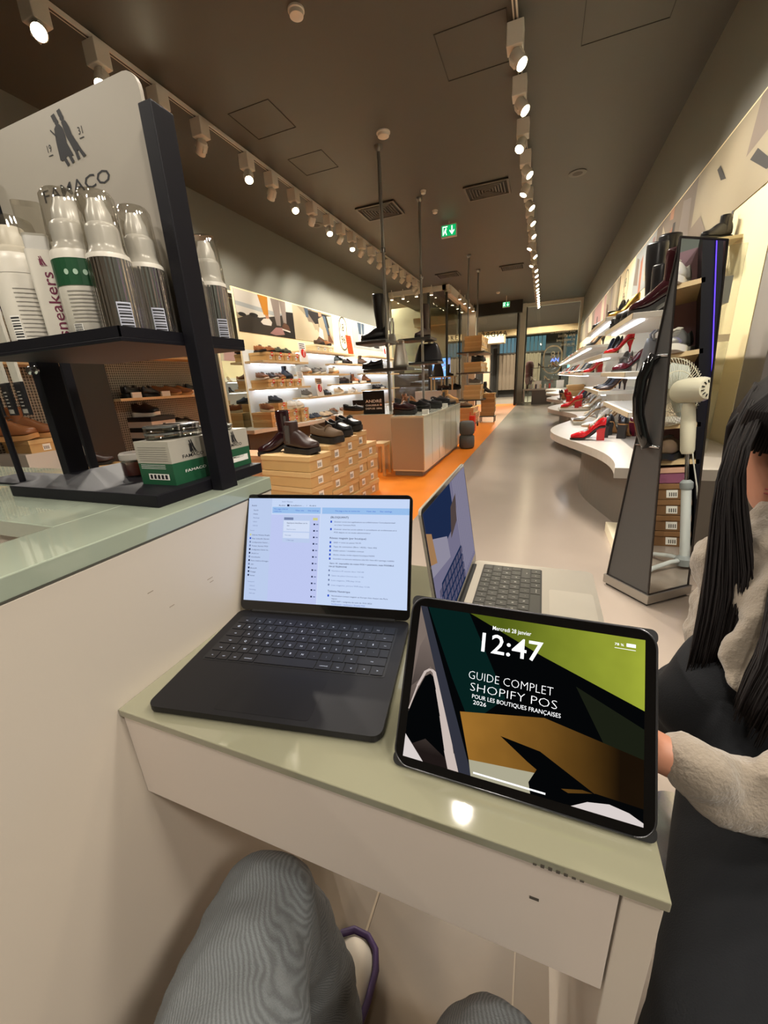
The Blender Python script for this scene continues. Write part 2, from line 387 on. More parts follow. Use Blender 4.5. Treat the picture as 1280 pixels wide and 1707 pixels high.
# entrance: dark beam, black posts, right shop window
eb = MB(); eb.box(-2.75,-0.9,17.3,17.55,3.42,3.85); struct('trim_entrance_beam', eb, mat('entrance_black','#1c1a18',0.5))
ef = MB(); ef.box(-1.02,-0.8,18.3,18.55,0,3.85); ef.box(-0.8,1.25,18.4,18.55,3.72,3.85); ef.box(1.15,1.25,18.4,18.55,0,3.72); ef.box(-0.8,1.15,18.4,18.55,0,0.06)
struct('trim_right_window_frame', ef, M_frame)
ek = MB(); ek.box(-0.8,-0.75,18.42,18.5,0.06,3.72); struct('trim_right_window_post', ek, M_blackal)
wx = MB(); wx.box(-0.75,1.15,18.45,18.462,0.06,3.72); struct('window_3', wx, M_glass)
ed = MB(); ed.box(-1.08,-1.02,17.4,18.4,0,3.8); struct('trim_entrance_post', ed, M_blackal)
tr = MB(); tr.box(-2.62,-1.08,17.5,17.51,2.55,3.42); struct('window_4', tr, M_glass)
# shop name seen from behind on the transom
sn = MB(); text(sn,'ANDRÉ',0.26,frame((-1.42,17.47,2.66),(-1,0,0),(0,0,1)),0,'L',1.25,width=1.0,bold=0.01)
o = sn.build('shop_sign', M_ink); tag(o,'dark letters reading ANDRÉ seen from behind above the entrance','sign')
md = o.modifiers.new('thick','SOLIDIFY'); md.thickness = 0.03
# window lettering, mirrored
M_wt = mat('window_lettering','#d8d2c4',0.6); lt_ = thing('window_lettering','mirrored white lettering in four lines on the right shop window','lettering',(0.6,18.44,2.4))
for k, s in enumerate(('Une collection au','style affirmé','et intemporel','né en avec')):
    wt = MB(); text(wt,s,0.16,frame((1.06,18.44,2.66-0.16*k),(-1,0,0),(0,0,1)),0,'L',width=(0.9,0.62,0.66,0.5)[k],bold=0.012); wt.build('text_line', M_wt, lt_, world=True)
# 18 96 emblem on the right window (rounded outline)
em = MB()
def stad(mb, cx, cz, w_, h_, t_, fn, mi=0):
    pts = []; n = 16; r = w_/2
    for k in range(n+1): a = PI*k/n; pts.append((cx+r*math.cos(a), cz+h_/2-r+r*math.sin(a)))
    for k in range(n+1): a = PI+PI*k/n; pts.append((cx+r*math.cos(a), cz-h_/2+r+r*math.sin(a)))
    for k in range(len(pts)):
        a = pts[k]; b = pts[(k+1)%len(pts)]
        ca = Vector((cx, min(max(a[1], cz-h_/2+r), cz+h_/2-r))); cb = Vector((cx, min(max(b[1], cz-h_/2+r), cz+h_/2-r)))
        ia = ca + (Vector(a)-ca)*(1-t_/r); ib = cb + (Vector(b)-cb)*(1-t_/r)
        mb.quad(fn(*a), fn(*b), fn(*ib), fn(*ia), mi)
stad(em, 0.3, 1.68, 0.72, 1.1, 0.05, lambda x,z: (x,18.44,z))
text(em,'18',0.4,frame((0.52,18.44,1.72),(-1,0,0),(0,0,1)),0,'L'); text(em,'96',0.4,frame((0.52,18.44,1.36),(-1,0,0),(0,0,1)),0,'L')
tag(em.build('window_emblem', M_wt),'white rounded 18 96 emblem on the right shop window','emblem')

# ---------------------------------------------------------------- mall outside
mc = MB(); mc.box(-14,9,18.6,42,4.6,4.7); mc.box(-14,-5.0,8,18.6,4.6,4.7); struct('ceiling_mall', mc, mat('mall_ceiling','#cfc8b0',0.7))
mw = MB(); mw.box(-14,9,36,36.2,0,4.6); mw.box(-14,-13.8,8,36,0,4.6); mw.box(8.8,9,18.6,36,0,4.6); struct('wall_mall', mw, mat('mall_wall','#a99f8c',0.7))
fb = MB(); fb.box(-9,9,23.9,24.6,3.2,3.5)
struct('trim_mall_fascia', fb, mat('mall_fascia','#d9b994',0.6))
fb = MB(); fb.box(-3.3,-2.0,22.6,23.6,2.8,3.2); struct('trim_mall_bulkhead', fb, mat('mall_bulkhead','#c9b79a',0.6))
cb = MB(); cb.box(-3.1,-2.78,23.4,23.8,0,2.8); struct('trim_mall_column', cb, mat('mall_column','#b6a78f',0.6))
fb = MB(); fb.box(-9,9,24.6,25,3.5,4.6); struct('wall_mall_upper', fb, mat('mall_upper_lavender','#b4b2c2',.5))
# shopfront opposite
sf = thing('shopfront','dark shopfront across the mall with brown curtains and a barred transom','shopfront',(-1.2,24.5,0))
b = MB(); b.box(-6.5,-1.6,0.3,0.5,0,3.2); b.box(-1.6,2.0,0.3,0.5,0,3.2); b.build('wall', mat('dark_shopfront','#2b2a28',0.6), sf)
b = MB(); b.box(-1.2,1.0,0.05,0.1,0.4,2.35)
for k in range(11): b.tube([(-1.15+0.2*k,0.06,0.4),(-1.15+0.2*k,0.06,2.35)],0.06,8)
b.build('curtain', mat('brown_curtain','#6f6455',0.8), sf, smooth='auto')
b = MB()
for k in range(12): b.box(-1.2+0.2*k,-1.17+0.2*k,0.0,0.05,2.35,3.15)
b.box(-1.3,2.0,-0.02,0.06,2.3,2.36); b.box(-1.3,-1.2,-0.02,0.06,0,3.2); b.build('transom_bars', M_blackal, sf)
b = MB(); b.box(-1.2,1.2,0.1,0.14,2.38,3.12); b.build('transom_pane', emi('transom_glow','#5f7f88',0.6), sf)
sh = thing('shopfront','dark shop across the mall with teal lit panels behind the right window','shopfront',(1.5,24.4,0))
b = MB(); b.box(-0.6,6,0.0,0.15,0,3.2); b.build('wall', mat('dark_shopfront2','#23262a',0.5), sh)
b = MB(); b.box(-0.5,2.6,-0.03,0.0,2.0,3.0); b.build('lit_panel', emi('teal_glow','#35565f',0.5), sh)
b = MB()
for k in range(9): b.box(-0.5+0.35*k,-0.46+0.35*k,-0.08,-0.03,1.9,3.1)
b.box(-0.5,2.7,-0.08,-0.03,2.45,2.49); b.build('grid_bars', M_blackal, sh)
b = MB(); b.box(-0.35,0.55,-0.06,-0.03,1.35,2.0); b.build('lit_sign', emi('cyan_sign','#8ad4e0',1.3), sh)
b = MB(); text(b,'AN',0.28,frame((-1.2,-0.05,1.75),(1,0,0),(0,0,1)),0,bold=0.02); b.build('sign_letters', emi('blue_letters','#6a7cff',2.0), sh)
# downlights in the mall ceiling
md_ = MB().lathe([(0.09,0),(0.09,-0.02),(0.07,-0.02)],16).build('rim', wp, None); C.objects.unlink(md_)
me_ = MB().lathe([(0.001,-0.012),(0.075,-0.012)],16).build('lens', emi('downlight_lens','#fff0d0',14.0), None); C.objects.unlink(me_)
for k, (x,y) in enumerate(((-3.2,20.5),(-1.6,20.2),(-0.2,21.5),(1.4,20.4),(-5.2,19.5),(-6.4,16.5),(-7.2,14.5),(-8.5,18.5))):
    t = thing('downlight','round mall ceiling downlight, %s from the entrance' % ORD[k],'downlight',(x,y,4.6),0,'mall downlights')
    inst('rim', md_, t); inst('lens', me_, t)
    l = bpy.data.lights.new('glow','SPOT'); l.energy = (650 if k < 4 else 260); l.color = (1,.88,.7); l.spot_size = math.radians(140); l.shadow_soft_size = 0.08
    lo = bpy.data.objects.new('glow', l); C.objects.link(lo); lo.parent = t; lo.location = (0,0,-0.05)
# spotlights in the left window ceiling
for k, (x,y) in enumerate(((-4.55,12.9),(-4.2,12.95),(-3.75,12.9),(-3.3,12.95),(-2.84,14.2),(-2.84,15.1),(-2.84,16.0),(-2.84,16.9))):
    t = thing('window_spotlight','white cylinder spotlight, %s along the left window head' % ORD[k],'spotlight',(x+ (0.16 if k>3 else 0),y,3.85),0,'window spotlights')
    h = inst('lamp_head', _head, t); h.location = (0,0,-0.2); inst('lens', _lens, h)
    MB().tube([(0,0,0),(0,0,-0.16)],0.012,8).build('stem', M_whitem, t)
# beyond the left window: bulkhead, blue screen, poster
b = MB(); b.box(-8.5,-3.3,16.9,17.1,1.95,4.0); struct('wall_mall_window', b, mat('mall_beige_wall','#b3a98f',0.6))
t = thing('advert_screen','bright blue advertising screen seen through the left window','screen',(-3.85,16.8,1.15))
MB().box(-0.45,0.35,-0.03,0.05,0,0.85).build('frame', M_blackal, t)
g = MB(); g.quad((-0.42,-0.035,0.03),(0.32,-0.035,0.03),(0.32,-0.035,0.82),(-0.42,-0.035,0.82),0)
rr = random.Random(3)
for k in range(16):
    x = rr.uniform(-0.34,0.2); z = rr.uniform(0.2,0.58); g.box(x,x+rr.uniform(.03,.12),-0.039,-0.036,z,z+0.03,1+k%2)
text(g,'SMILE WIDE',0.1,frame((-0.3,-0.04,0.68),(1,0,0),(0,0,1)),3,width=0.5)
g.build('picture', [emi('screen_blue','#6f9df0',1.4), emi('screen_red','#b04050',1.0), emi('screen_white','#f0f4ff',1.2), emi('screen_navy','#24408a',0.8)], t)
g = MB(); g.box(-4.42,-3.75,13.5,13.52,1.42,2.36); tag(g.build('hanging_poster', mat('poster_cream','#ded8c6',0.7)),'blank cream hanging poster behind the left shop window','poster')
g = MB(); g.box(-6.6,-3.3,17.2,17.3,0,1.95); struct('wall_mall_shop', g, mat('mall_shop_dark','#4a4643',0.6))
g = MB(); g.box(-4.95,-3.3,16.5,16.9,3.2,3.5); struct('trim_mall_band', g, mat('mall_band','#c9c19f',0.6))
# ================================================================ SHOES
def sm(a, b, t):
    t = max(0.0, min(1.0, (t-a)/(b-a))); return t*t*(3-2*t)
TS = [0.0,0.03,0.09,0.18,0.30,0.40,0.48,0.56,0.66,0.76,0.85,0.92,0.97,1.0]
HW = [0.40,0.70,0.84,0.86,0.82,0.80,0.82,0.90,0.99,1.0,0.93,0.74,0.45,0.15]
def lerp(xs, ys, t):
    for k in range(len(xs)-1):
        if t <= xs[k+1]: return ys[k] + (ys[k+1]-ys[k])*(t-xs[k])/(xs[k+1]-xs[k])
    return ys[-1]
def shoe_parts(kind):
    """local frame: toe towards +x, sole on z=0; returns [(part, MB, material slot)]"""
    L = 0.27; W = 0.048; st = 0.02; hh = 0.0; opn = 0.45; point = 0
    top = ([0,.1,.2,.35,.45,.55,.7,.85,1],[.075,.08,.07,.06,.075,.07,.05,.038,.02])
    if kind == 'sneaker': st = 0.03; top = ([0,.1,.2,.35,.45,.55,.7,.85,1],[.085,.09,.075,.068,.09,.085,.065,.05,.028])
    if kind == 'loafer': st = 0.035; top = ([0,.1,.2,.35,.45,.55,.7,.85,1],[.07,.07,.06,.052,.06,.062,.05,.04,.026]); opn = 0.5
    if kind == 'chunky': st = 0.042; top = ([0,.1,.2,.35,.45,.55,.7,.85,1],[.07,.075,.065,.058,.075,.075,.06,.05,.03])
    if kind in ('boot','lace_boot','tall_boot','heel_boot'): st = 0.028; opn = -1; top = ([0,.1,.2,.35,.45,.55,.7,.85,1],[.09,.1,.1,.1,.098,.085,.06,.048,.026])
    if kind == 'heel_boot': hh = 0.06
    if kind in ('pump','block_pump','mary_jane'): hh = 0.10; st = 0.006; opn = 0.66; W = 0.04; L = 0.22
    if kind == 'mary_jane': st = 0.012; hh = 0.085; opn = 0.6
    if kind == 'pump': top = ([0,.1,.25,.4,.55,.66,.8,1],[.06,.058,.045,.036,.03,.036,.03,.014]); point = 1
    elif hh and kind != 'heel_boot': top = ([0,.1,.25,.4,.55,.66,.8,1],[.062,.06,.05,.04,.036,.046,.038,.02])
    def zb(t):
        if hh: return st + hh*(1 - sm(0.12, 0.66, t))
        return st + 0.012*(1-sm(0.0,0.5,t)) + 0.012*sm(0.8,1,t)
    def hw(t):
        h = lerp(TS, HW, t)*W
        if point and t > 0.66: h *= 1 - 0.45*sm(0.66,1,t)
        return h
    rings = []; ts = sorted(set(TS + ([opn, opn+0.02] if opn > 0 else [])))
    for t in ts:
        x = -L/2 + L*t; h_ = hw(t); z0 = zb(t); hgt = lerp(top[0], top[1], t); z1 = z0 + hgt; tw = 0.72 if opn > 0 and t < opn else 0.6
        lft = [(x,-h_*.92,z0),(x,-h_,z0+.3*hgt),(x,-h_*.93,z0+.68*hgt),(x,-h_*tw,z1)]
        if t <= opn: mid = [(x,-h_*tw*.84,z1-.001),(x,-h_*tw*.72,z0+.012),(x,0,z0+.008),(x,h_*tw*.72,z0+.012),(x,h_*tw*.84,z1-.001)]
        else: mid = [(x,-h_*tw*.8,z1+.05*hgt),(x,-h_*tw*.45,z1+.12*hgt),(x,0,z1+.15*hgt),(x,h_*tw*.45,z1+.12*hgt),(x,h_*tw*.8,z1+.05*hgt)]
        rings.append(lft + mid + [(p[0],-p[1],p[2]) for p in reversed(lft)])
    out = []
    u = MB(); u.loft(rings)
    if kind in ('boot','lace_boot','tall_boot','heel_boot'):
        H_ = {'boot':0.17,'lace_boot':0.18,'tall_boot':0.42,'heel_boot':0.24}[kind]
        zb0 = st + hh*0.9
        prof = [(0.05,.052,.036),(0.09,.048,.034),(0.13,.047,.035),(0.18,.05,.04),(0.26,.058,.048),(0.34,.062,.05),(0.42,.062,.052)]
        rr_ = []
        for (z,a,b) in prof:
            if z > H_: break
            rr_.append([( -0.078+0.004*(z/0.1) + a*math.cos(2*PI*i/16), b*math.sin(2*PI*i/16), zb0+z) for i in range(16)])
        zl = prof[len(rr_)-1]
        if zl[0] < H_: rr_.append([(-0.072 + zl[1]*math.cos(2*PI*i/16), zl[2]*math.sin(2*PI*i/16), zb0+H_) for i in range(16)])
        top_ = rr_[-1]; cx = sum(p[0] for p in top_)/16
        rr_.append([(cx+(p[0]-cx)*.9, p[1]*.9, p[2]-.002) for p in top_]); rr_.append([(cx+(p[0]-cx)*.85, p[1]*.85, p[2]-.07) for p in top_])
        u.loft(rr_)
    out.append(('upper', u, 0))
    # sole
    s = MB(); so = []
    for t in TS:
        x = -L/2 - .002 + (L+.006)*t; h_ = hw(t)*1.07; z1 = zb(t) + .002; z0 = max(0.0, z1 - st - (.012*sm(.8,1,t)*0 ))
        if not hh: z0 = 0.014*sm(.82,1,t)
        so.append([(x,-h_,z1),(x,h_,z1),(x,h_*.97,z0),(x,-h_*.97,z0)])
    s.loft(so); out.append(('sole', s, 1))
    if hh:
        h = MB()
        if kind == 'pump': a = [(-L/2+.004,.014),( -L/2+.014,.006),(-L/2+.016,.0045)]
        else: a = [(-L/2+.002,.030),(-L/2+.004,.026),(-L/2+.002,.028)]
        ww = {'pump':.052}.get(kind, .058)
        rr_ = []
        for (x0,b),z,w2 in zip(a,(st+hh*0.98, st+hh*.45, 0.0),(ww,.016 if kind=='pump' else .048,.009 if kind=='pump' else .05)):
            rr_.append([(x0,-b,z),(x0,b,z),(x0+w2,b,z+(0 if z==0 else -.008)),(x0+w2,-b,z+(0 if z==0 else -.008))])
        h.loft(list(reversed(rr_))); out.append(('heel', h, 2))
    elif kind in ('derby','loafer','chunky','boot','lace_boot','tall_boot'):
        h = MB(); h.box(-L/2,-L/2+.075,-.036,.036,0,.012); out.append(('heel', h, 1))
    if kind in ('derby','sneaker','lace_boot','chunky'):
        l = MB()
        n = 6 if kind == 'lace_boot' else 4
        for q in range(n):
            t = .44 + .05*q; x = -L/2 + L*t; z = zb(t) + lerp(top[0],top[1],t)*1.17 + .003
            if kind == 'lace_boot': x = -.03+.014*q - (0.0); z = .20 - .022*q
            l.tube([(x,-.018,z-.006),(x+.004,0,z),(x+.01,.018,z-.006)],.0028,6)
        out.append(('laces', l, 3))
    if kind == 'mary_jane':
        l = MB(); x = -L/2 + L*.45; z = zb(.45)
        l.tube([(x,-.033,z+.02),(x+.004,-.028,z+.052),(x+.006,0,z+.066),(x+.004,.028,z+.052),(x,.033,z+.02)],.008,6,flat=.35); out.append(('strap', l, 0))
        l = MB(); l.box(x-.006,x+.014,-.036,-.031,z+.03,z+.05); out.append(('buckle', l, 3))
    if kind == 'loafer':
        l = MB(); x = -L/2 + L*.56; z = zb(.56)+lerp(top[0],top[1],.56)*1.12
        l.tube([(x,-.034,z-.03),(x,-.022,z-.002),(x,0,z+.006),(x,.022,z-.002),(x,.034,z-.03)],.010,6,flat=.3); out.append(('saddle_strap', l, 0))
    if kind == 'boot':
        l = MB(); l.box(-.098,-.062,-.0395,.0395,.06,.17); out.append(('elastic_gusset', l, 3))
        l = MB(); l.box(-.128,-.122,-.008,.008,.18,.225); out.append(('pull_tab', l, 3))
    return out
_SH = {}
def shoe(kind, cols, loc, rz, label, group=None, scale=1.0, name=None):
    """cols: (upper, sole, heel, trim) materials"""
    key = (kind,) + tuple(m.name for m in cols)
    nm = name or {'derby':'derby_shoe','sneaker':'sneaker','loafer':'loafer','chunky':'chunky_shoe','boot':'chelsea_boot','lace_boot':'lace_up_boot','tall_boot':'tall_boot','heel_boot':'heeled_boot','pump':'stiletto_pump','block_pump':'block_heel_pump','mary_jane':'mary_jane_shoe'}[kind]
    cat = 'boot' if 'boot' in kind else 'shoe'
    if key in _SH:
        r = dup(_SH[key], loc, rz, label, group, scale); r.name = nm; r['category'] = cat
        if group is None and 'group' in r: del r['group']
        return r
    t = thing(nm, label, cat, loc, rz, group); t.scale = (scale,)*3
    for pn, mb, slot in shoe_parts(kind):
        o = mb.build(pn, cols[slot], t, smooth='auto', sub=1 if pn == 'upper' else 0)
        if pn == 'upper': o.modifiers.remove(o.modifiers['weld'])
    _SH[key] = t
    return t
def leather(k, h, r=0.35): return mat('leather_'+k, h, r, noise=0.08, nscale=40)
LB = leather('tan','#8a5733'); LC = leather('cognac','#9a5a30'); LDK = leather('dark_brown','#3a2621',0.4); LBK = leather('black','#1b1a1c',0.3); LNV = leather('navy','#2d3647',0.5)
LGY = leather('grey','#6f6a63',0.6); LBUR = leather('burgundy','#5a1624',0.15); LRED = leather('red_patent','#c4171d',0.1); LWH = leather('white','#e6e2da',0.4); LBE = leather('beige','#d9c3a3',0.35)
LOX = leather('oxblood_patent','#2a1014',0.12); LTP = leather('taupe_suede','#6b5641',0.85); LGR = leather('dark_green','#3c4238',0.5); LSIL = mat('silver_leather','#b9b7b2',0.25,0.7)
RB = mat('black_rubber','#1a1918',0.6); RW = mat('white_rubber','#e9e4d6',0.5); RT = mat('tan_rubber','#b98a55',0.6); RG = mat('grey_trim','#4b4845',0.6); GOLD = mat('gold_metal','#c9a253',0.3,1.0)
def col(u, s=None, h=None, t=None): return (u, s or RB, h or u, t or RG)

# ================================================================ SHOE BOXES
M_label = mat('box_label','#f2efe6',0.6); M_bar = mat('label_print','#3a3733',0.6); M_tag = mat('red_sale_tag','#d8331f',0.5)
def make_box(w, d, h, name, body, lid, label, group, loc, rz, tagged=False, ink=True):
    """w along local x (long side), d along local y (short end on +x... label on +x end)"""
    t = thing(name, label, 'box', loc, rz, group)
    MB().box(-w/2,w/2-.004,-d/2+.004,d/2-.004,0,h*0.97).build('body', body, t, bevel=0.002)
    lz = h*0.66
    MB().box(-w/2-.003,w/2+.003,-d/2-.001,d/2+.001,lz,h-.002).build('lid', lid, t, bevel=0.003)
    l = MB(); x = w/2-.0032
    l.quad((x,-.045,h*.12),(x,.02,h*.12),(x,.02,h*.60),(x,-.045,h*.60),0)
    x += .0006
    for q in range(4): l.quad((x,-.038+.012*q,h*.2),(x,-.032+.012*q,h*.2),(x,-.032+.012*q,h*.45),(x,-.038+.012*q,h*.45),1)
    l.build('end_label', [M_label, M_bar], t)
    if tagged:
        l = MB(); x = w/2+.005; l.quad((x,.0,h*.5),(x,.055,h*.5),(x,.055,h*1.0),(x,.0,h*1.0),0); l.quad((x+.0006,.008,h*.68),(x+.0006,.047,h*.68),(x+.0006,.047,h*.82),(x+.0006,.008,h*.82),1)
        l.build('sale_tag', [M_tag, M_label], t)
    return t
_BX = {}
def sbox(key, loc, rz, label, group, w=.32, d=.2, h=.12, body=None, lid=None, tagged=False, name='shoe_box'):
    k = (key, w, d, h, tagged)
    if k in _BX:
        r = dup(_BX[k], loc, rz, label, group); return r
    _BX[k] = make_box(w, d, h, name, body or M_kraft, lid or M_kraftlid, label, group, loc, rz, tagged)
    return _BX[k]

# ---- boot boxes in front: five stacks along y with the label ends towards +x
stacks = [(2.75,.63,5,.5,.30),(3.05,.665,5,.46,.28),(3.335,.685,5,.46,.27),(3.60,.70,5,.42,.23),(3.86,.555,4,.42,.25)]
LVL = {5:['bottom','second from the bottom','middle','second from the top','top'],4:['bottom','second from the bottom','second from the top','top']}
for k, (y, ht, n, w_, d_) in enumerate(stacks):
    h_ = ht/n
    for q in range(n):
        jx = random.uniform(-.012,.012); jy = random.uniform(-.006,.006)
        sbox('boot%d' % k, (-1.62-w_/2+jx - 0.03*k*0.3, y+jy, q*h_), -0.10+random.uniform(-.02,.02), 'kraft boot box, %s of the %s stack from the camera' % (LVL[n][q], ORD[k]), 'boot boxes in the front pile', w_, d_-.012, h_-.001, M_kraft, M_kraftlid, name='boot_box')
for k, (y, ht, n) in enumerate(((2.84,.60,5),(3.16,.52,4),(3.46,.52,4),(3.76,.52,4))):
    for q in range(n):
        sbox('back%d' % k, (-2.37+random.uniform(-.01,.01), y+0.06, q*ht/n), -0.06, 'pinkish kraft box, %s of the %s rear stack' % (LVL[n][q], ORD[k]), 'boot boxes in the rear row', .44, .27, ht/n-.001, M_kraftpink, M_kraftpink, name='boot_box')
shoe('heel_boot', (LOX,RB,LOX,RG), (-2.09,2.80,.601), PI+0.55, 'dark oxblood patent heeled ankle boot on the leftmost front boxes', scale=1.15)
shoe('boot', (LDK,RB,RB,RG), (-1.79,2.74,.631), -0.20, 'dark brown chelsea boot on the nearest boot box stack', scale=1.3)
shoe('loafer', (LTP,RB,RB,RG), (-1.73,3.06,.666), -0.30, 'taupe suede loafer with black lug sole on the second stack', scale=1.35, name='loafer')
shoe('loafer', (LBK,RB,RB,RG), (-1.76,3.34,.686), -0.45, 'black loafer on the third box stack from the camera', scale=1.3)
shoe('loafer', (LBK,RB,RB,RG), (-1.79,3.62,.701), -0.40, 'black loafer on the tallest box stack behind the other black loafer', scale=1.3)

# ================================================================ LEFT WALL SHELVES
def wall_shelf(x_wall, side, depth, y0, y1, z, lb, group):
    xf = x_wall + side*depth
    t = thing('wall_shelf', lb, 'shelf', (x_wall, y0, z), 0, group)
    a, b = sorted((0.0, side*depth))
    MB().box(a,b,0,y1-y0,-.035,0).build('board', M_wood if side > 0 else M_white, t, bevel=.002)
    f = MB(); fx = side*depth; f.box(min(fx,fx+side*.004),max(fx,fx+side*.004),0,y1-y0,-.035,-.001); f.build('front_edge', M_wood if side > 0 else mat('grey_wood_edge','#b7a98c',.5), t)
    l = MB(); lx = side*depth*(.82 if side < 0 else .2); l.box(min(lx,lx+side*.03),max(lx,lx+side*.03),.06,y1-y0-.06,-.045,-.035); l.build('light_strip', M_led, t)
    return t
XW = -4.72
pb = MB(); pb.box(-4.73,-4.715,5.76,13.1,.55,1.8); struct('trim_left_backboard', pb, mat('white_backboard','#e6eef2',0.35))
LS = [(5.78,7.2,1.61,'top shelf of the first left wall bay'),(5.78,7.2,1.17,'middle shelf of the first left wall bay'),
      (6.85,9.4,1.84,'highest shelf of the second left wall bay'),(7.2,9.04,1.40,'upper middle shelf of the second left wall bay'),(7.05,10.1,.95,'lower shelf of the second left wall bay'),
      (8.56,11.0,1.63,'top shelf of the third left wall bay'),(8.56,11.0,1.18,'lower shelf of the third left wall bay'),
      (10.4,12.7,1.86,'highest shelf of the fourth left wall bay'),(10.3,12.7,1.42,'middle shelf of the fourth left wall bay'),(10.5,12.7,.99,'lower shelf of the fourth left wall bay')]
for k, (y0,y1,z,lb) in enumerate(LS):
    if k in (2,3,4): y0 += .36 if k == 2 else .02
    wall_shelf(XW, 1, .38, y0, y1, z, 'light wood ' + lb, 'shelves on the left wall')
def wavy(name, lb, ys, fx, xw, z0, z1, m, me):
    t = thing(name, lb, 'display bench', (xw, ys[0], 0))
    pts = [(fx(y)-xw, y-ys[0]) for y in ys]
    p = pts + [(0, ys[-1]-ys[0]), (0, 0)]
    if fx(ys[0]) > xw: p = [(0,0)] + pts + [(0, ys[-1]-ys[0])]
    else: p = list(reversed([(0,0)] + pts + [(0, ys[-1]-ys[0])]))
    MB().prism(p, z0, z1, 0).build('top', m, t)
    q = [(a[0]*.72, a[1]) for a in p]
    MB().prism(q, .0, z0, 0).build('base', me, t)
    return t
ysl = [5.2+.12*k for k in range(60)]
wavy('wavy_bench','long pale wavy display bench along the left wall', ysl, lambda y: -4.12+.15*math.sin((y-5.2)*1.9-1.2), XW, .47,.53, mat('bench_top_left','#dcd5c6',.35), mat('bench_base_left','#4d4740',.6))
GB = 'kraft shoe boxes on the left wall'
for k in range(4):
    sbox('lw', (-4.52, 6.02+.26*k, 1.611), 0, 'kraft shoe box with red sale tag, %s from the left on the top shelf' % ORD[k], GB, .36,.24,.135, tagged=True)
    sbox('lw', (-4.53, 5.98+.27*k, 1.171), 0, 'kraft shoe box with red sale tag, %s from the left on the middle shelf' % ORD[k], GB, .36,.24,.135, tagged=True)
shoe('derby', col(LC,RB), (-4.5,5.96,1.747), -.35, 'cognac derby shoe leftmost on the top left shelf boxes', scale=1.1)
shoe('derby', col(LC,RB), (-4.5,6.22,1.747), -.35, 'cognac derby shoe second from left on the top shelf boxes', scale=1.1)
shoe('derby', col(LGR,RB), (-4.5,6.48,1.747), -.35, 'dark green derby shoe on the top left shelf boxes', scale=1.05)
shoe('derby', col(LGR,RG), (-4.5,6.72,1.747), -.35, 'dark grey green shoe rightmost on the top left shelf boxes', scale=1.0)
shoe('derby', col(LB,RW), (-4.5,5.92,1.307), -.3, 'tan derby with white sole leftmost on the middle left shelf boxes', scale=1.15)
shoe('derby', col(LDK,RW), (-4.5,6.2,1.307), -.3, 'dark brown derby with white sole on the middle left shelf boxes', scale=1.1)
shoe('derby', col(LB,RT), (-4.5,6.42,1.307), -.3, 'brown derby with tan sole on the middle left shelf boxes', scale=1.1)
shoe('lace_boot', col(LNV,RB), (-4.5,6.66,1.307), -.4, 'navy lace-up ankle boot on the middle left shelf boxes', scale=1.15)
for r_ in range(2):
    for k in range(4):
        sbox('lb', (-4.38+.03*(k%2), 5.72+.29*k, .531+.125*r_), 0, 'kraft shoe box on the left bench, %s from the left in the %s row' % (ORD[k], ('bottom','upper')[r_]), 'kraft shoe boxes on the left bench', .4,.26,.124, tagged=True)
sbox('lb1', (-4.40,5.98,.782), 0, 'single kraft shoe box on top of the left bench box pile', 'kraft shoe boxes on the left bench', .4,.26,.13, tagged=True)
shoe('sneaker', col(LB,RW), (-4.32,5.70,.782), -.25, 'tan suede sneaker with white sole on the left bench boxes', scale=1.1)
shoe('derby', col(LNV,RG), (-4.34,5.98,.913), -.2, 'navy blue derby shoe alone on the highest bench box', scale=1.15)
shoe('sneaker', col(LWH,RW,t=RW), (-4.30,6.36,.782), -.3, 'white sneaker on the left bench boxes', scale=1.1)
shoe('sneaker', col(LWH,RW,t=RW), (-4.30,6.62,.782), -.3, 'white sneaker rightmost on the left bench boxes', scale=1.05)
for k, (y, cc, lb) in enumerate(((6.88,col(LNV,RT),'navy boat shoe with tan sole on the left bench'),(7.12,col(LNV,RT),'second navy boat shoe further along the left bench'),(7.42,col(LBE,RG),'beige low shoe on the left bench'),(7.62,col(LBE,RG),'second beige low shoe on the left bench'),(7.84,col(LGY,RW),'grey low shoe on the left bench'))):
    shoe('derby', cc, (-4.22,y,.531), -.5, lb, scale=1.05)
shoe('chunky', col(LB,RW), (-4.3,8.0,.531), -.6, 'brown sandal shoe with pale sole on the far left bench', scale=1.1)
shoe('chunky', col(LB,RW), (-4.2,8.3,.531), -.6, 'second brown sandal shoe on the far left bench', scale=1.1)
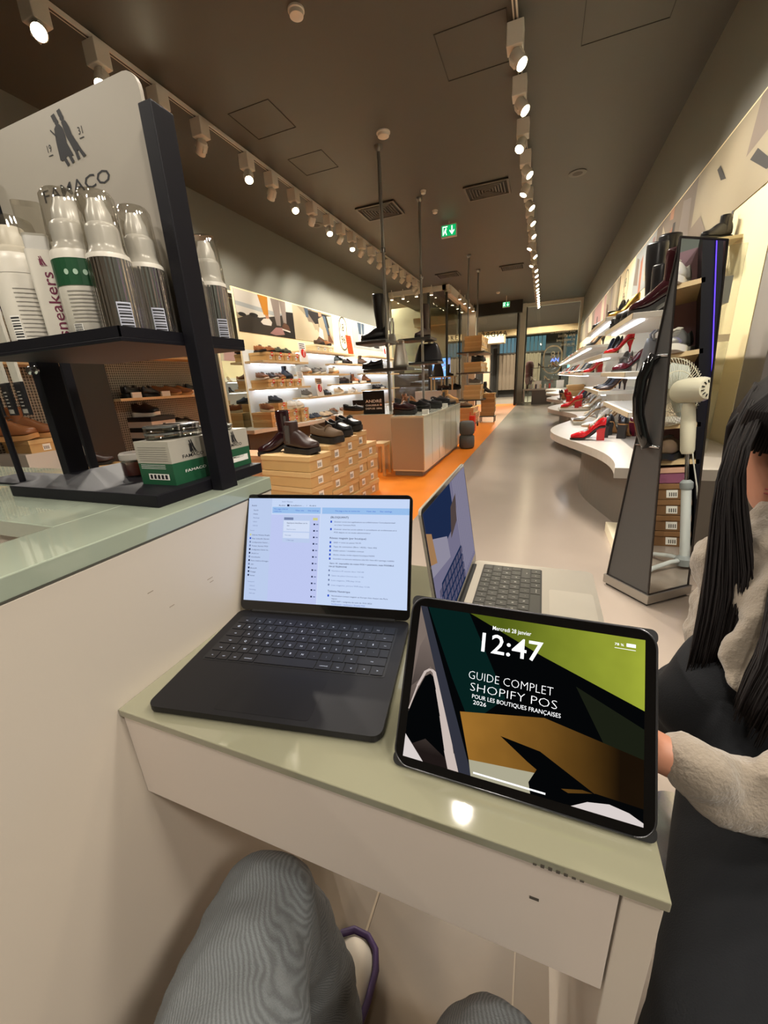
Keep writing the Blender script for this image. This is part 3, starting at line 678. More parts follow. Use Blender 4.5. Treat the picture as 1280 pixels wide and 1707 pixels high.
far = [('sneaker',col(LWH,RT),7.36,1.401,'white sneaker with red tag on the upper middle shelf'),('derby',col(LGY,RW),7.72,1.401,'grey canvas shoe on the upper middle shelf'),('derby',col(LGY,RW),7.95,1.401,'second grey canvas shoe on the upper middle shelf'),('sneaker',col(LBE,RT),8.55,1.401,'beige sneaker at the end of the upper middle shelf'),
       ('sneaker',col(LGY,RW),7.28,.951,'grey sneaker with white sole on the lower shelf of the second bay'),('derby',col(LBK,RG),8.1,.951,'black derby shoe on the lower shelf of the second bay'),('sneaker',col(LBE,RW),8.72,.951,'beige sneaker on the lower shelf of the second bay'),('derby',col(LWH,RW),9.5,.951,'white shoe at the far end of the lower shelf'),
       ('lace_boot',col(LGR,RB),8.86,1.631,'dark green ankle boot on the top shelf of the third bay'),('derby',col(LDK,RB),9.3,1.631,'dark low shoe between boots on the top shelf of the third bay'),('lace_boot',col(LDK,RB),10.2,1.631,'dark brown ankle boot on the top shelf of the third bay'),
       ('chunky',col(LDK,RB),9.05,1.181,'dark shoe with strap on the lower shelf of the third bay'),('boot',col(LC,RB),9.65,1.181,'cognac ankle boot on the lower shelf of the third bay'),('lace_boot',col(LB,RB),10.4,1.181,'brown hiking boot at the end of the third bay lower shelf'),
       ('chunky',col(LBK,RB),10.8,1.421,'black shoe on the middle shelf of the fourth bay'),('chunky',col(LBK,RB),11.2,1.421,'second black shoe on the middle shelf of the fourth bay'),('derby',col(LBK,RB),11.1,.991,'black derby on the lower shelf of the fourth bay'),('derby',col(LNV,RB),11.5,.991,'navy derby on the lower shelf of the fourth bay'),
       ('derby',col(LDK,RB),8.0,1.841,'dark brown derby on the highest shelf of the second bay'),('derby',col(LB,RB),8.3,1.841,'tan derby on the highest shelf of the second bay')]
for kd, cc, y, z, lb in far: shoe(kd, cc, (-4.5,y,z + (.135 if z == 1.841 else 0)), -.4, lb, scale=1.15)
for k in range(3):
    sbox('lt', (-4.53, 7.72+.27*k, 1.841), 0, 'pale shoe box, %s from the left on the highest left shelf' % ORD[k], 'pale boxes on the highest left shelf', .34,.24,.13, mat('pale_card','#e2d2a8',.6), mat('pale_card_lid','#e8dab4',.6))
def sign(x, y, z, w_, h_, m, lb, rows=0, tilt=.12, ink=M_ink, disc=None):
    t = thing('price_sign', lb, 'sign', (x,y,z), PI/2)
    M = Matrix.Rotation(-tilt, 4, 'X')
    MB().box(-w_/2,w_/2,-.002,.002,0,h_,0,M).build('card', m, t)
    if rows or disc:
        g = MB()
        for q in range(rows): g.quad((-w_*.35,-.003,h_*(.9-.1*q)),(w_*.35,-.003,h_*(.9-.1*q)),(w_*.35,-.003,h_*(.94-.1*q)),(-w_*.35,-.003,h_*(.94-.1*q)),0,M)
        if disc: g.poly([(disc*math.cos(2*PI*i/20),-.0032,h_*.45+disc*math.sin(2*PI*i/20)) for i in range(20)],1,M)
        g.build('print', [ink, M_red], t)
    M2 = Matrix.Rotation(.5,4,'X'); MB().box(-.01,.01,.0,.004,0,h_*.6,0,Matrix.Translation((0,.02,0))@Matrix.Rotation(.1,4,'X')).build('easel_back', m, t)
    return t
sign(-4.36,7.12,1.611,.26,.36,M_paper,'white price sign with red disc at the end of the top left shelf',3,disc=.08)
sign(-4.36,6.92,1.171,.22,.26,M_paper,'white price sign on the middle left shelf beside the navy boot',4)
sign(-4.36,7.62,.951,.26,.36,M_paper,'white price sign with red disc on the lower shelf of the second bay',3,disc=.08)
sign(-4.36,9.25,1.85,.3,.42,mat('orange_card','#d9481f',.5),'bright orange price sign on the highest left shelf',4,ink=mat('orange_ink','#8a2410',.6))
sign(-4.36,11.6,1.861,.26,.36,M_paper,'white price sign with red disc on the highest far left shelf',3,disc=.08)
for k, (y,z) in enumerate(((8.55,1.631),(9.4,1.181),(9.9,1.181),(8.9,.951),(11.0,1.421),(11.3,.991))):
    b = MB(); b.box(-.05,.05,-.08,.08,0,.05); o = b.build('price_block', M_paper, None); o.location = (-4.42,y+.12,z); tag(o,'small white price block, %s on the far left wall shelves' % ORD[k],'price block','price blocks on the left wall')

# ================================================================ FRIEZE POSTERS
def pcol(k, h):
    m = mat('print_'+k, h, .55); c = lin(h)
    m.node_tree.nodes['Principled BSDF'].inputs['Base Color'].default_value = (c[0]*.6, c[1]*.6, c[2]*.6, 1)
    return m
PC = [pcol('sand','#cdbb97'),pcol('rock','#3b352e'),pcol('mustard','#c98424'),pcol('pale_skin','#c9906e'),pcol('pinkgrey','#a2948a'),pcol('white','#e8e2d4'),pcol('stone','#b3a587'),pcol('denim','#4f6274'),pcol('brown','#6a4632'),pcol('sky','#b9bfbd'),pcol('dark','#24211f'),pcol('pink','#b98a84'),pcol('oat','#d8c8a8'),pcol('taupe','#8d7d6c'),pcol('terracotta','#b86f4a')]
def poster(name, lb, x, y0, y1, z0, z1, shapes, bg, flip=False, group=None):
    t = thing(name, lb, 'poster', (x, y0, z0), 0, group); s = -1 if flip else 1
    W_ = y1-y0; H_ = z1-z0
    b = MB(); b.box(min(0,s*.006),max(0,s*.006),0,W_,0,H_); b.build('board', PC[bg], t)
    g = MB()
    for k, (mi, pts) in enumerate(shapes):
        xx = s*(.0065+.0004*k)
        P = [(xx, p[0]*W_, p[1]*H_) for p in pts]
        g.poly(P if s > 0 else list(reversed(P)), mi)
    if shapes: g.build('picture', PC, t)
    return t
def ell(cx, cy, rx, ry, a=0, n=18):
    return [(cx+rx*math.cos(2*PI*i/n)*math.cos(a)-ry*math.sin(2*PI*i/n)*math.sin(a), cy+rx*math.cos(2*PI*i/n)*math.sin(a)+ry*math.sin(2*PI*i/n)*math.cos(a)) for i in range(n)]
poster('poster','seaside poster of two pairs of legs in sneakers standing on dark rocks',-4.73,5.78,7.45,2.08,2.72,[
    (5,[(0,.45),(1,.35),(1,1),(0,1)]),(9,[(0,.62),(1,.5),(1,.62),(0,.72)]),(1,[(0,0),(1,0),(1,.55),(.8,.62),(.55,.5),(.35,.42),(.2,.46),(0,.30)]),(10,ell(.08,.42,.06,.05)),(10,ell(.26,.46,.07,.05)),(10,[(.76,0),(1,0),(1,.75),(.8,.72)]),
    (2,[(.36,1),(.53,1),(.51,.52),(.43,.52)]),(3,[(.45,.52),(.51,.52),(.52,.42),(.46,.42)]),(5,[(.36,.32),(.42,.42),(.52,.44),(.56,.36),(.54,.26),(.4,.26)]),
    (4,[(.58,1),(.74,1),(.72,.3),(.64,.3)]),(4,[(.74,1),(.86,1),(.84,.4),(.78,.4)]),(11,[(.5,.06),(.62,.24),(.74,.26),(.78,.08),(.6,.02)]),(8,[(.74,.3),(.8,.42),(.88,.34),(.9,.22),(.78,.2)]),(5,[(.74,.24),(.9,.2),(.9,.16),(.74,.2)])],6,group='photo posters on the left wall')
poster('poster','street poster of a seated person in jeans and brown shoes on stone paving',-4.73,7.45,9.1,2.08,2.72,[
    (12,[(0,.0),(.75,0),(.5,.5),(.1,1),(0,1)]),(13,[(.25,1),(.45,1),(.5,.6),(.35,.6)]),(10,[(.3,.95),(1,.95),(1,.55),(.55,.5)]),(7,[(.27,1),(.36,1),(.36,.72),(.3,.72)]),(6,[(.45,.55),(.6,.6),(.6,.42),(.5,.38)]),
    (6,[(.6,.75),(.75,.9),(.8,.3),(.62,.35)]),(3,[(.62,1),(.7,1),(.7,.86),(.62,.84)]),(10,[(.72,.95),(.82,.9),(.9,.28),(.84,.26)]),(7,[(.72,.9),(.8,.88),(.88,.3),(.83,.3)]),(5,[(.56,.1),(.62,.5),(.7,.42),(.72,.12)]),(8,[(.83,.02),(.84,.26),(.9,.28),(.99,.06)]),(8,[(.5,.05),(.58,.2),(.7,.12),(.78,.02)]),(12,[(.84,.9),(1,.95),(1,.2),(.94,.3)])],6,group='photo posters on the left wall')
poster('poster','pale poster of legs in blue jeans and white socks beside the round emblem',-4.73,10.2,12.6,2.08,2.72,[
    (7,[(.14,1),(.24,1),(.23,.55),(.17,.55)]),(7,[(.25,1),(.33,1),(.31,.55),(.27,.55)]),(5,[(.15,.55),(.24,.55),(.23,.2),(.14,.2)]),(5,[(.26,.55),(.32,.55),(.34,.2),(.26,.2)]),(13,[(.12,.22),(.24,.24),(.24,.14),(.1,.14)]),(11,[(.6,1),(.7,1),(.72,.6),(.66,.6)]),(8,[(.74,.9),(.84,1),(.9,.4),(.8,.5)]),(10,[(.6,.2),(.75,.3),(.78,.1),(.6,.1)])],9,group='photo posters on the left wall')
emb = MB(); stad(emb, 9.66, 2.36, .44, .78, .035, lambda y,z: (-4.727,y,z))
text(emb,'18',.25,frame((-4.726,9.52,2.42),(0,1,0),(0,0,1)),0,bold=.01); text(emb,'96',.25,frame((-4.726,9.52,2.14),(0,1,0),(0,0,1)),0,bold=.01)
tag(emb.build('wall_emblem', mat('emblem_ink','#3f3828',.6)),'rounded 18 96 emblem on the cream left wall between posters','emblem')
RP = [(3.5,5.2,6,'beige sand poster with dark pointed shoe prints, nearest on the right wall',[(13,[(0,.6),(.35,.5),(.3,1),(0,1)]),(14,[(0,.7),(.1,.7),(.1,1),(0,1)]),(12,[(.05,.3),(.14,.32),(.16,.72),(.1,.78)]),(10,[(.05,.12),(.12,.14),(.3,.42),(.24,.46)]),(10,[(.55,.5),(.62,.55),(.7,.75),(.66,.76)]),(13,[(.7,.0),(1,.0),(1,.3),(.85,.35)])]),
      (5.2,6.7,13,'dusty poster of a seated figure in a peach skirt on the right wall',[(14,[(.35,0),(.7,.05),(.62,.6),(.45,.7)]),(12,[(.6,.0),(.85,.1),(.8,.9),(.65,.6)]),(4,[(.05,.2),(.3,.3),(.28,.9),(.1,.8)]),(10,[(.42,.5),(.5,.55),(.48,.72),(.42,.7)]),(6,[(.0,.0),(.35,.05),(.3,.25),(.0,.2)]),(3,[(.5,.8),(.6,.85),(.6,1),(.5,1)])]),
      (6.7,8.0,9,'grey and orange poster of walking legs on the right wall',[(14,[(.5,.0),(.62,.0),(.66,.7),(.55,.8)]),(12,[(.2,.1),(.4,.2),(.35,.9),(.2,.7)]),(13,[(.7,.2),(.95,.3),(.9,.9),(.75,.8)]),(11,[(.05,.5),(.18,.55),(.15,.9),(.05,.9)])]),
      (9.4,11.2,6,'beige poster of draped trousers further along the right wall',[(12,[(.1,0),(.3,0),(.35,1),(.15,1)]),(4,[(.45,0),(.65,0),(.6,1),(.5,1)]),(8,[(.7,0),(.85,.1),(.9,.6),(.75,.5)])]),
      (11.2,13.5,11,'pinkish poster far along the right wall',[(12,[(.1,0),(.3,0),(.35,1),(.15,1)]),(10,[(.6,0),(.75,0),(.7,.5),(.62,.5)])]),
      (13.5,18.3,13,'brown toned poster at the far end of the right wall',[(12,[(.1,0),(.3,0),(.35,1),(.15,1)]),(6,[(.5,0),(.75,0),(.8,1),(.6,1)])])]
for y0,y1,bg,lb,shp in RP:
    poster('poster', lb, 1.23, y0, y1, 2.20, 2.80, shp, bg, True, 'photo posters on the right wall')
emb = MB(); stad(emb, 8.7, 2.48, .42, .56, .018, lambda y,z: (1.226,y,z))
text(emb,'18',.2,frame((1.225,8.83,2.5),(0,-1,0),(0,0,1)),0); text(emb,'96',.2,frame((1.225,8.83,2.28),(0,-1,0),(0,0,1)),0)
tag(emb.build('wall_emblem', MATS['emblem_ink']),'rounded 18 96 emblem on the cream right wall','emblem')
# ================================================================ CENTRE COUNTERS (GONDOLAS)
M_gtop = mat('pale_glass_top', '#d7d6c4', 0.12, coat=.5); M_gside = mat('pale_glass_side', '#dcd9c0', 0.10, coat=.6)
g = thing('display_counter','pale glossy low display counter with grooved side along the orange floor','display counter',(-1.72,4.65,0))
MB().box(0,.42,0,2.32,.06,.73).build('body', M_gside, g, bevel=.003)
MB().box(-.002,.424,-.004,2.324,.73,.745).build('top', M_gtop, g, bevel=.002)
MB().box(.02,.38,.03,2.28,0,.06).build('plinth', mat('plinth_grey','#8a8276',.5), g)
s = MB()
for k in range(1,6): s.box(.4198,.4212,2.32*k/6-.004,2.32*k/6+.004,.07,.725)
s.build('panel_joints', mat('joint_line','#8d8a78',.5), g)
MB().box(.0,.41,-.003,.001,.08,.72).build('end_panel', mat('end_panel_taupe','#a79c8b',.25,coat=.4), g)
g = thing('display_counter','pale set-back display counter carrying the black shop sign','display counter',(-2.75,5.02,0))
MB().box(0,1.02,0,1.95,0,.73).build('body', mat('counter_cream','#d3c9b6',.35), g, bevel=.003)
MB().box(-.004,1.024,-.004,1.954,.73,.745).build('top', M_gtop, g, bevel=.002)
st_ = thing('stool','small light wooden stool between the boot boxes and the counter','stool',(-1.86,4.72,0))
MB().box(-.12,.05,-.12,.12,.38,.42).build('seat', M_wood, st_, bevel=.004)
for (a,b) in ((-.1,-.1),(.03,-.1),(-.1,.1),(.03,.1)): MB().box(a-.015,a+.015,b-.015,b+.015,0,.38).build('leg', M_wood, st_)
# shop sign
t = thing('sign_board','black board sign reading ANDRÉ standing on the set-back counter','sign',(-2.12,5.10,.745))
MB().box(-.155,.155,-.008,.008,0,.30).build('board', mat('black_board','#121214',.35), t, bevel=.003)
x = MB(); text(x,'ANDRÉ',.052,frame((-.12,-.0095,.15),(1,0,0),(0,0,1)),0,width=.24,bold=.02); text(x,'CHAUSSEUR',.03,frame((-.12,-.0095,.105),(1,0,0),(0,0,1)),0,width=.2,bold=.03); text(x,'DEPUIS 1896',.03,frame((-.12,-.0095,.062),(1,0,0),(0,0,1)),0,width=.24,bold=.03)
x.box(.09,.12,-.0098,-.0094,.105,.13,1)
x.build('lettering', [mat('white_lettering','#f0eeea',.5), mat('peach_patch','#e0a58c',.5)], t)
b = thing('sign_board','smaller black sign standing further back on the left display wall','sign',(-3.2,7.0,.53))
MB().box(-.14,.14,-.008,.008,.0,.33).build('board', MATS['black_board'], b); x = MB(); text(x,'ANDRÉ',.05,frame((-.1,-.0095,.2),(1,0,0),(0,0,1)),0,width=.2,bold=.02); x.build('lettering', MATS['white_lettering'], b)
pl = thing('plinth','low wooden plinth behind the counter carrying the small black sign','plinth',(-3.2,7.0,0)); MB().box(-.45,.35,-.15,.4,0,.5).build('body', M_wood, pl, bevel=.003); MB().box(-.46,.36,-.16,.41,.5,.53).build('top', M_wood, pl)
# shoes on the counters
shoe('loafer', col(LBK,RT,t=GOLD), (-2.42,5.13,.745), .15, 'black studded platform loafer with tan sole left of the black sign', scale=1.25)
shoe('chunky', (leather('dark_burgundy','#2c1116',.3),RB,RB,LBK), (-1.60,4.86,.745), -.2, 'burgundy lace-up chunky shoe at the near end of the low counter', scale=1.2)
shoe('chunky', col(LBK,RB), (-1.55,5.35,.745), -.15, 'dark lace-up shoe with pale laces behind the burgundy one', scale=1.15)
shoe('loafer', col(LBK,RB), (-1.52,5.86,.745), -.2, 'black chunky loafer on the middle of the low counter', scale=1.25)
shoe('chunky', col(LBK,RB), (-1.50,6.35,.745), -.2, 'black lace-up shoe towards the far end of the low counter', scale=1.2)
shoe('derby', col(LTP,RB), (-1.48,6.72,.745), -.2, 'taupe suede shoe at the far end of the low counter', scale=1.2)
shoe('boot', col(LB,RT), (-1.95,5.9,.745), 1.9, 'tan ankle boot standing behind the burgundy shoe', scale=1.15)
shoe('pump', col(LB,RT), (-1.86,6.3,.745), .4, 'tan heeled pump beside the tan ankle boot', scale=1.1)
shoe('boot', col(LB,RB), (-1.84,5.52,.745), -1.9, 'tan chelsea boot right beside the black sign', scale=1.0)
shoe('chunky', col(LBK,RB), (-2.1,6.35,.745), .2, 'black shoe on the set-back counter behind the tan boots', scale=1.2)
for k,(x,y) in enumerate(((-1.36,4.95),(-1.37,6.1),(-2.25,5.5))):
    b = MB(); b.box(-.04,.04,-.02,.02,0,.05); o = b.build('price_block', M_paper); o.location = (x,y,.745); tag(o,('white price block beside the burgundy shoe','white price block at the middle of the low counter','white price block behind the black sign')[k],'price block')
# things on the pole shelves
shoe('tall_boot', col(LBK,RB), (-2.25,5.57,1.69), PI+.35, 'tall black boot on the upper shelf of the nearest pole', scale=1.35)
shoe('tall_boot', col(LDK,RB), (-2.03,7.29,1.84), PI+1.0, 'tall dark boot on the upper shelf of the second pole', scale=1.25)
def handbag(name, lb, loc, rz, w_, h_, d_, m, hm, rise, slouch=.75):
    t = thing(name, lb, 'bag', loc, rz); rings = []
    for q in range(9):
        z = h_*q/8; f = 1 - (1-slouch)*(q/8)**1.6; e = 1 - .72*(q/8)**1.3
        pts = []
        for i in range(24):
            a = 2*PI*i/24; c = math.cos(a); s_ = math.sin(a)
            pts.append((w_/2*f*math.copysign(abs(c)**.5,c), d_/2*e*math.copysign(abs(s_)**.7,s_), z + .006*math.sin(5*a)*(q/8)))
        rings.append(pts)
    MB().loft(rings).build('body', m, t, smooth=True)
    for s_ in (-1,1):
        MB().tube([(-w_*.22*slouch*1.2, s_*.02, h_*.96),(-w_*.22, s_*.025, h_+rise*.6),(-w_*.12, s_*.025, h_+rise),(w_*.12, s_*.025, h_+rise),(w_*.22, s_*.025, h_+rise*.6),(w_*.22*slouch*1.2, s_*.02, h_*.96)], .008, 8).build('handle', hm, t, smooth=True)
    MB().box(-w_*.3*slouch,w_*.3*slouch,-.006,.006,h_*.985,h_*1.0).build('zip', RG, t)
    return t
M_bagblk = mat('black_leather_bag','#242326',.32,bump=.2,bscale=60); M_bagsil = mat('silver_fabric','#b5b1a6',.3,.5,bump=.4,bscale=15)
handbag('handbag','slouchy black leather handbag on the lower shelf of the second pole',(-1.92,7.27,1.45),.1,.50,.30,.2,M_bagblk,M_bagblk,.04,.62)
handbag('handbag','shiny pleated silver bag on the lower shelf of the nearest pole',(-1.86,5.54,1.33),.3,.22,.33,.12,M_bagsil,M_bagsil,.02,.45)
handbag('handbag','small silver handbag with round handles on the upper shelf of the nearest pole',(-2.03,5.70,1.69),.5,.12,.10,.08,M_bagsil,M_bagsil,.2,.7)
shoe('loafer', col(LBK,RB), (-2.27,5.5,1.33), PI+.2, 'black loafer on the lower shelf of the nearest pole', scale=1.1)
shoe('boot', col(mat('tan_suede','#b88a55',.9),RT,RT,RG), (-1.46,6.88,.745), -.2, 'tan suede ankle boot at the far corner of the low counter', scale=1.15)
# pouf
p = thing('pouf','grey fabric pouf of two stacked round cushions beside the low counter','pouf',(-1.155,6.82,0))
M_pouf = mat('pouf_fabric','#5b5a57',.85,bump=.3,bscale=300)
for z in (0,.23):
    MB().lathe([(.01,z),(.10,z),(.125,z+.03),(.13,z+.115),(.125,z+.2),(.10,z+.225),(.01,z+.228)],28).build('cushion', M_pouf, p, smooth=True)
# box rack contents
GR = 'shoe boxes on the pole rack'
rows_ = [(1.76,3,'top'),(1.28,2,'middle'),(.62,3,'lower')]
for z, n, nm in rows_:
    for k in range(5):
        for q in range(n):
            sbox('rack%d' % (k%2), (-1.66+random.uniform(-.015,.015), 10.62+.245*k, z+.12*q), random.uniform(-.02,.02), 'kraft shoe box, %s from near end, %s layer, %s rack shelf' % (ORD[k], ('bottom','second','third')[q], nm), GR, .42,.235,.119)
shoe('chunky', col(LBK,RB), (-1.56,10.7,1.52), .3, 'black shoe on the middle boxes of the rack', scale=1.2)
shoe('sneaker', col(LGY,RW), (-1.62,10.7,.981), .2, 'grey sneaker on the lower boxes of the rack', scale=1.2)
shoe('chunky', col(LDK,RB), (-1.56,10.95,1.52), .3, 'dark brown shoe on the middle boxes of the rack', scale=1.2)
for k in range(3):
    for q in range(3):
        sbox('fl', (-1.66+.03*(q%2), 9.55+.25*k, .125*q + .12), 0, 'red tagged kraft box, %s from near end, %s layer, low pile before the rack' % (ORD[k], ('bottom','middle','top')[q]), 'low shoe box pile before the rack', .42,.24,.124, tagged=True)
pt = thing('pallet','low dark platform under the shoe box pile before the rack','platform',(-1.66,9.8,0)); MB().box(-.22,.22,-.4,.4,.09,.12).build('deck', M_shelfblk, pt)
for (a,b) in ((-.2,-.37),(.2,-.37),(-.2,.37),(.2,.37)): MB().box(a-.015,a+.015,b-.015,b+.015,0,.09).build('foot', M_shelfblk, pt)
shoe('derby', col(LTP,RB), (-1.66,9.55,.497), .3, 'taupe shoe on the low box pile before the rack', scale=1.2)
tb = thing('glass_stool','clear low stand carrying a tower of shoe boxes at the entrance end','stand',(-1.33,11.12,0))
MB().box(-.2,.2,-.16,.16,.14,.16).build('top', M_shelfblk, tb)
for (a,b) in ((-.18,-.14),(.18,-.14),(-.18,.14),(.18,.14)): MB().box(a-.01,a+.01,b-.01,b+.01,0,.14).build('leg', M_shelfblk, tb)
for q in range(5): sbox('tower', (-1.33+random.uniform(-.015,.015),11.12,.161+.117*q), random.uniform(-.04,.04), 'kraft shoe box, %s from the bottom of the small tower by the entrance' % ORD[q], 'box tower by the entrance', .36,.26,.116)
shoe('heel_boot', col(LBK,RB), (-1.36,11.14,.748), .4, 'black boot standing on the small box tower by the entrance', scale=.9)
rb = thing('paper_bag','small red paper bag beside the rack','bag',(-1.42,9.1,0)); MB().box(-.06,.06,-.08,.08,0,.34).build('body', M_tag, rb, bevel=.004)
for s_ in (-1,1): MB().tube([(s_*.05,-.04,.34),(s_*.05,-.03,.42),(s_*.05,.03,.42),(s_*.05,.04,.34)],.004,6).build('handle', M_tag, rb)
# white plinth with wooden frame by the left window
pl = thing('plinth','white display plinth with light wooden frame near the left window','plinth',(-2.65,11.6,0))
MB().box(-.75,.45,-.3,.3,0,.86).build('body', M_white, pl, bevel=.004)
f = MB()
for a in (-.3,0.0,.3): f.box(a-.02,a+.02,-.2,-.16,.86,1.2); f.box(a-.02,a+.02,.16,.2,.86,1.2)
f.box(-.35,.35,-.22,.22,1.2,1.23); f.build('frame', M_wood, pl)
handbag('handbag','dark handbag on the wooden frame near the left window',(-2.8,11.6,1.23),.1,.34,.36,.18,M_bagblk,M_bagblk,.04,.5)
shoe('chunky', col(LBK,RB), (-2.3,11.5,.86), .2, 'black shoe on the white plinth near the left window', scale=1.3)
shoe('chunky', col(LDK,RB), (-2.62,11.42,.86), .2, 'dark shoe under the wooden frame on the white plinth', scale=1.2)
shoe('tall_boot', col(LBK,RB), (-2.45,11.62,1.23), .4, 'black boot on the wooden frame near the left window', scale=.7)

# ================================================================ RIGHT WALL
M_benchR = mat('bench_top_grey','#b8b1a6',.35); M_benchE = mat('bench_base_grey','#6f675d',.5)
wavy('wavy_bench','long grey wavy display bench along the right wall', [2.55+.1*k for k in range(152)], lambda y: .27-.17*math.cos(2*PI*(y-4.3)/3.0), 1.2, .54,.60, M_benchR, M_benchE)
pb = MB(); pb.box(.93,.95,3.15,17.9,.6,1.60); struct('trim_right_backboard', pb, mat('pearl_backboard','#dcd8c8',.4,bump=.4,bscale=14))
RS = [(3.12,4.38,1.47,'highest near'),(3.12,4.34,1.12,'near middle'),(4.44,6.2,1.60,'second bay highest'),(4.44,6.2,1.285,'second bay middle'),(4.44,5.9,.95,'second bay lower')]
for k in range(7):
    y = 6.3+1.6*k
    RS += [(y,y+1.5,1.47,'upper %s distant bay' % ORD[k]),(y,y+1.5,1.12,'lower %s distant bay' % ORD[k])]
for k,(y0,y1,z,lb) in enumerate(RS):
    wall_shelf(.93, -1, .43, y0, y1, z, 'white glossy %s shelf on the right wall' % lb, 'shelves on the right wall')
for k,(y0,y1,z) in enumerate(((3.12,4.36,.86),)):
    wall_shelf(.93, -1, .38, y0, y1, z, 'white glossy lowest near shelf on the right wall', 'shelves on the right wall')
# glass end panel
ge = thing('glass_divider','clear glass end divider beside the right wall shelves','glass divider',(.9,3.07,.6)); MB().box(-.2,.10,-.006,.006,0,1.16).build('pane', glass('end_glass','#f6f8f6',.08), ge); MB().box(-.2,.10,-.008,.008,.66,.70).build('rail', M_cream, ge)
sx = .64
R_SH = [('heel_boot',(LOX,RB,LOX,RG),3.28,1.47,'dark oxblood patent lace boot on the highest near right shelf',1.1),('heel_boot',col(LBK,RB),3.62,1.47,'black heeled ankle boot on the highest near right shelf',1.05),('tall_boot',col(LBK,RB),3.80,1.47,'tall black boot standing second on the highest near right shelf',1.15),('chunky',col(LBK,RB),4.2,1.47,'black shiny shoe at the far end of the highest near right shelf',1.0),
  ('mary_jane',(LBUR,RG,LGY,LWH),3.88,1.12,'burgundy mary jane with grey heel on the near middle right shelf',1.1),('mary_jane',(LGY,RG,LGY,LWH),4.18,1.12,'grey mary jane behind the burgundy one on the right wall',1.1),
  ('pump',col(LRED,RT,LRED),4.52,1.285,'glossy red stiletto pump on the second bay middle right shelf',1.1),('pump',col(LBK,RT,LBK),4.8,1.285,'black stiletto pump behind the red pump on the right wall',1.1),('pump',col(LNV,RT,LNV),5.1,1.285,'dark navy pump behind the black pump on the right wall',1.1),
  ('pump',col(LDK,RT,LDK),4.55,.95,'dark olive stiletto pump on the second bay lower right shelf',1.12),('pump',col(LNV,RT,LNV),4.82,.95,'navy stiletto pump on the second bay lower right shelf',1.1),('pump',col(LBK,RT,LBK),5.1,.95,'black pump third on the second bay lower right shelf',1.1),
  ('pump',(LBK,RT,LB,RG),4.72,1.60,'black pump with tan heel on the second bay highest right shelf',1.1),('pump',col(GOLD,RT,GOLD),4.5,1.60,'gold strappy heel on the second bay highest right shelf',1.1),('pump',col(LBE,RT,LBE),5.3,1.60,'beige pump on the second bay highest right shelf',1.1),('boot',col(LBK,RB),5.8,1.60,'black ankle boot on the second bay highest right shelf',1.0)]
for kd,cc,y,z,lb,sc in R_SH:
    rz = PI + (.12 if kd in ('pump','mary_jane') else -.5)
    if 'tan heel' in lb or 'behind' in lb: rz += .9
    shoe(kd, cc, (sx,y,z), rz, lb, scale=sc)
shoe('tall_boot', col(LBK,RB), (.80,4.22,1.47), PI+.6, 'tallest black boot rising behind the tapered mirror', scale=1.5)
lg = thing('wall_ledge','small cream ledge on the right wall carrying a lying black boot','ledge',(1.23,4.0,1.985)); MB().box(-.22,0,-.11,.11,-.02,0).build('board', M_cream, lg)
wb_ = shoe('boot', col(LBK,RB), (1.10,4.0,1.985), PI+.5, 'black ankle boot on the cream ledge above the tapered mirror', scale=.85)
handbag('handbag','small grey handbag on the near middle right shelf beside the mirror',(.70,3.32,1.12),.2,.2,.2,.1,mat('grey_bag','#6f7073',.4),mat('grey_bag','#6f7073',.4),.05,.7)
b = MB(); b.box(-.07,.07,-.05,.05,0,.14); o = b.build('display_block', M_white); o.location = (.9,3.14,1.47); tag(o,'white display block on the highest near right shelf','display block')
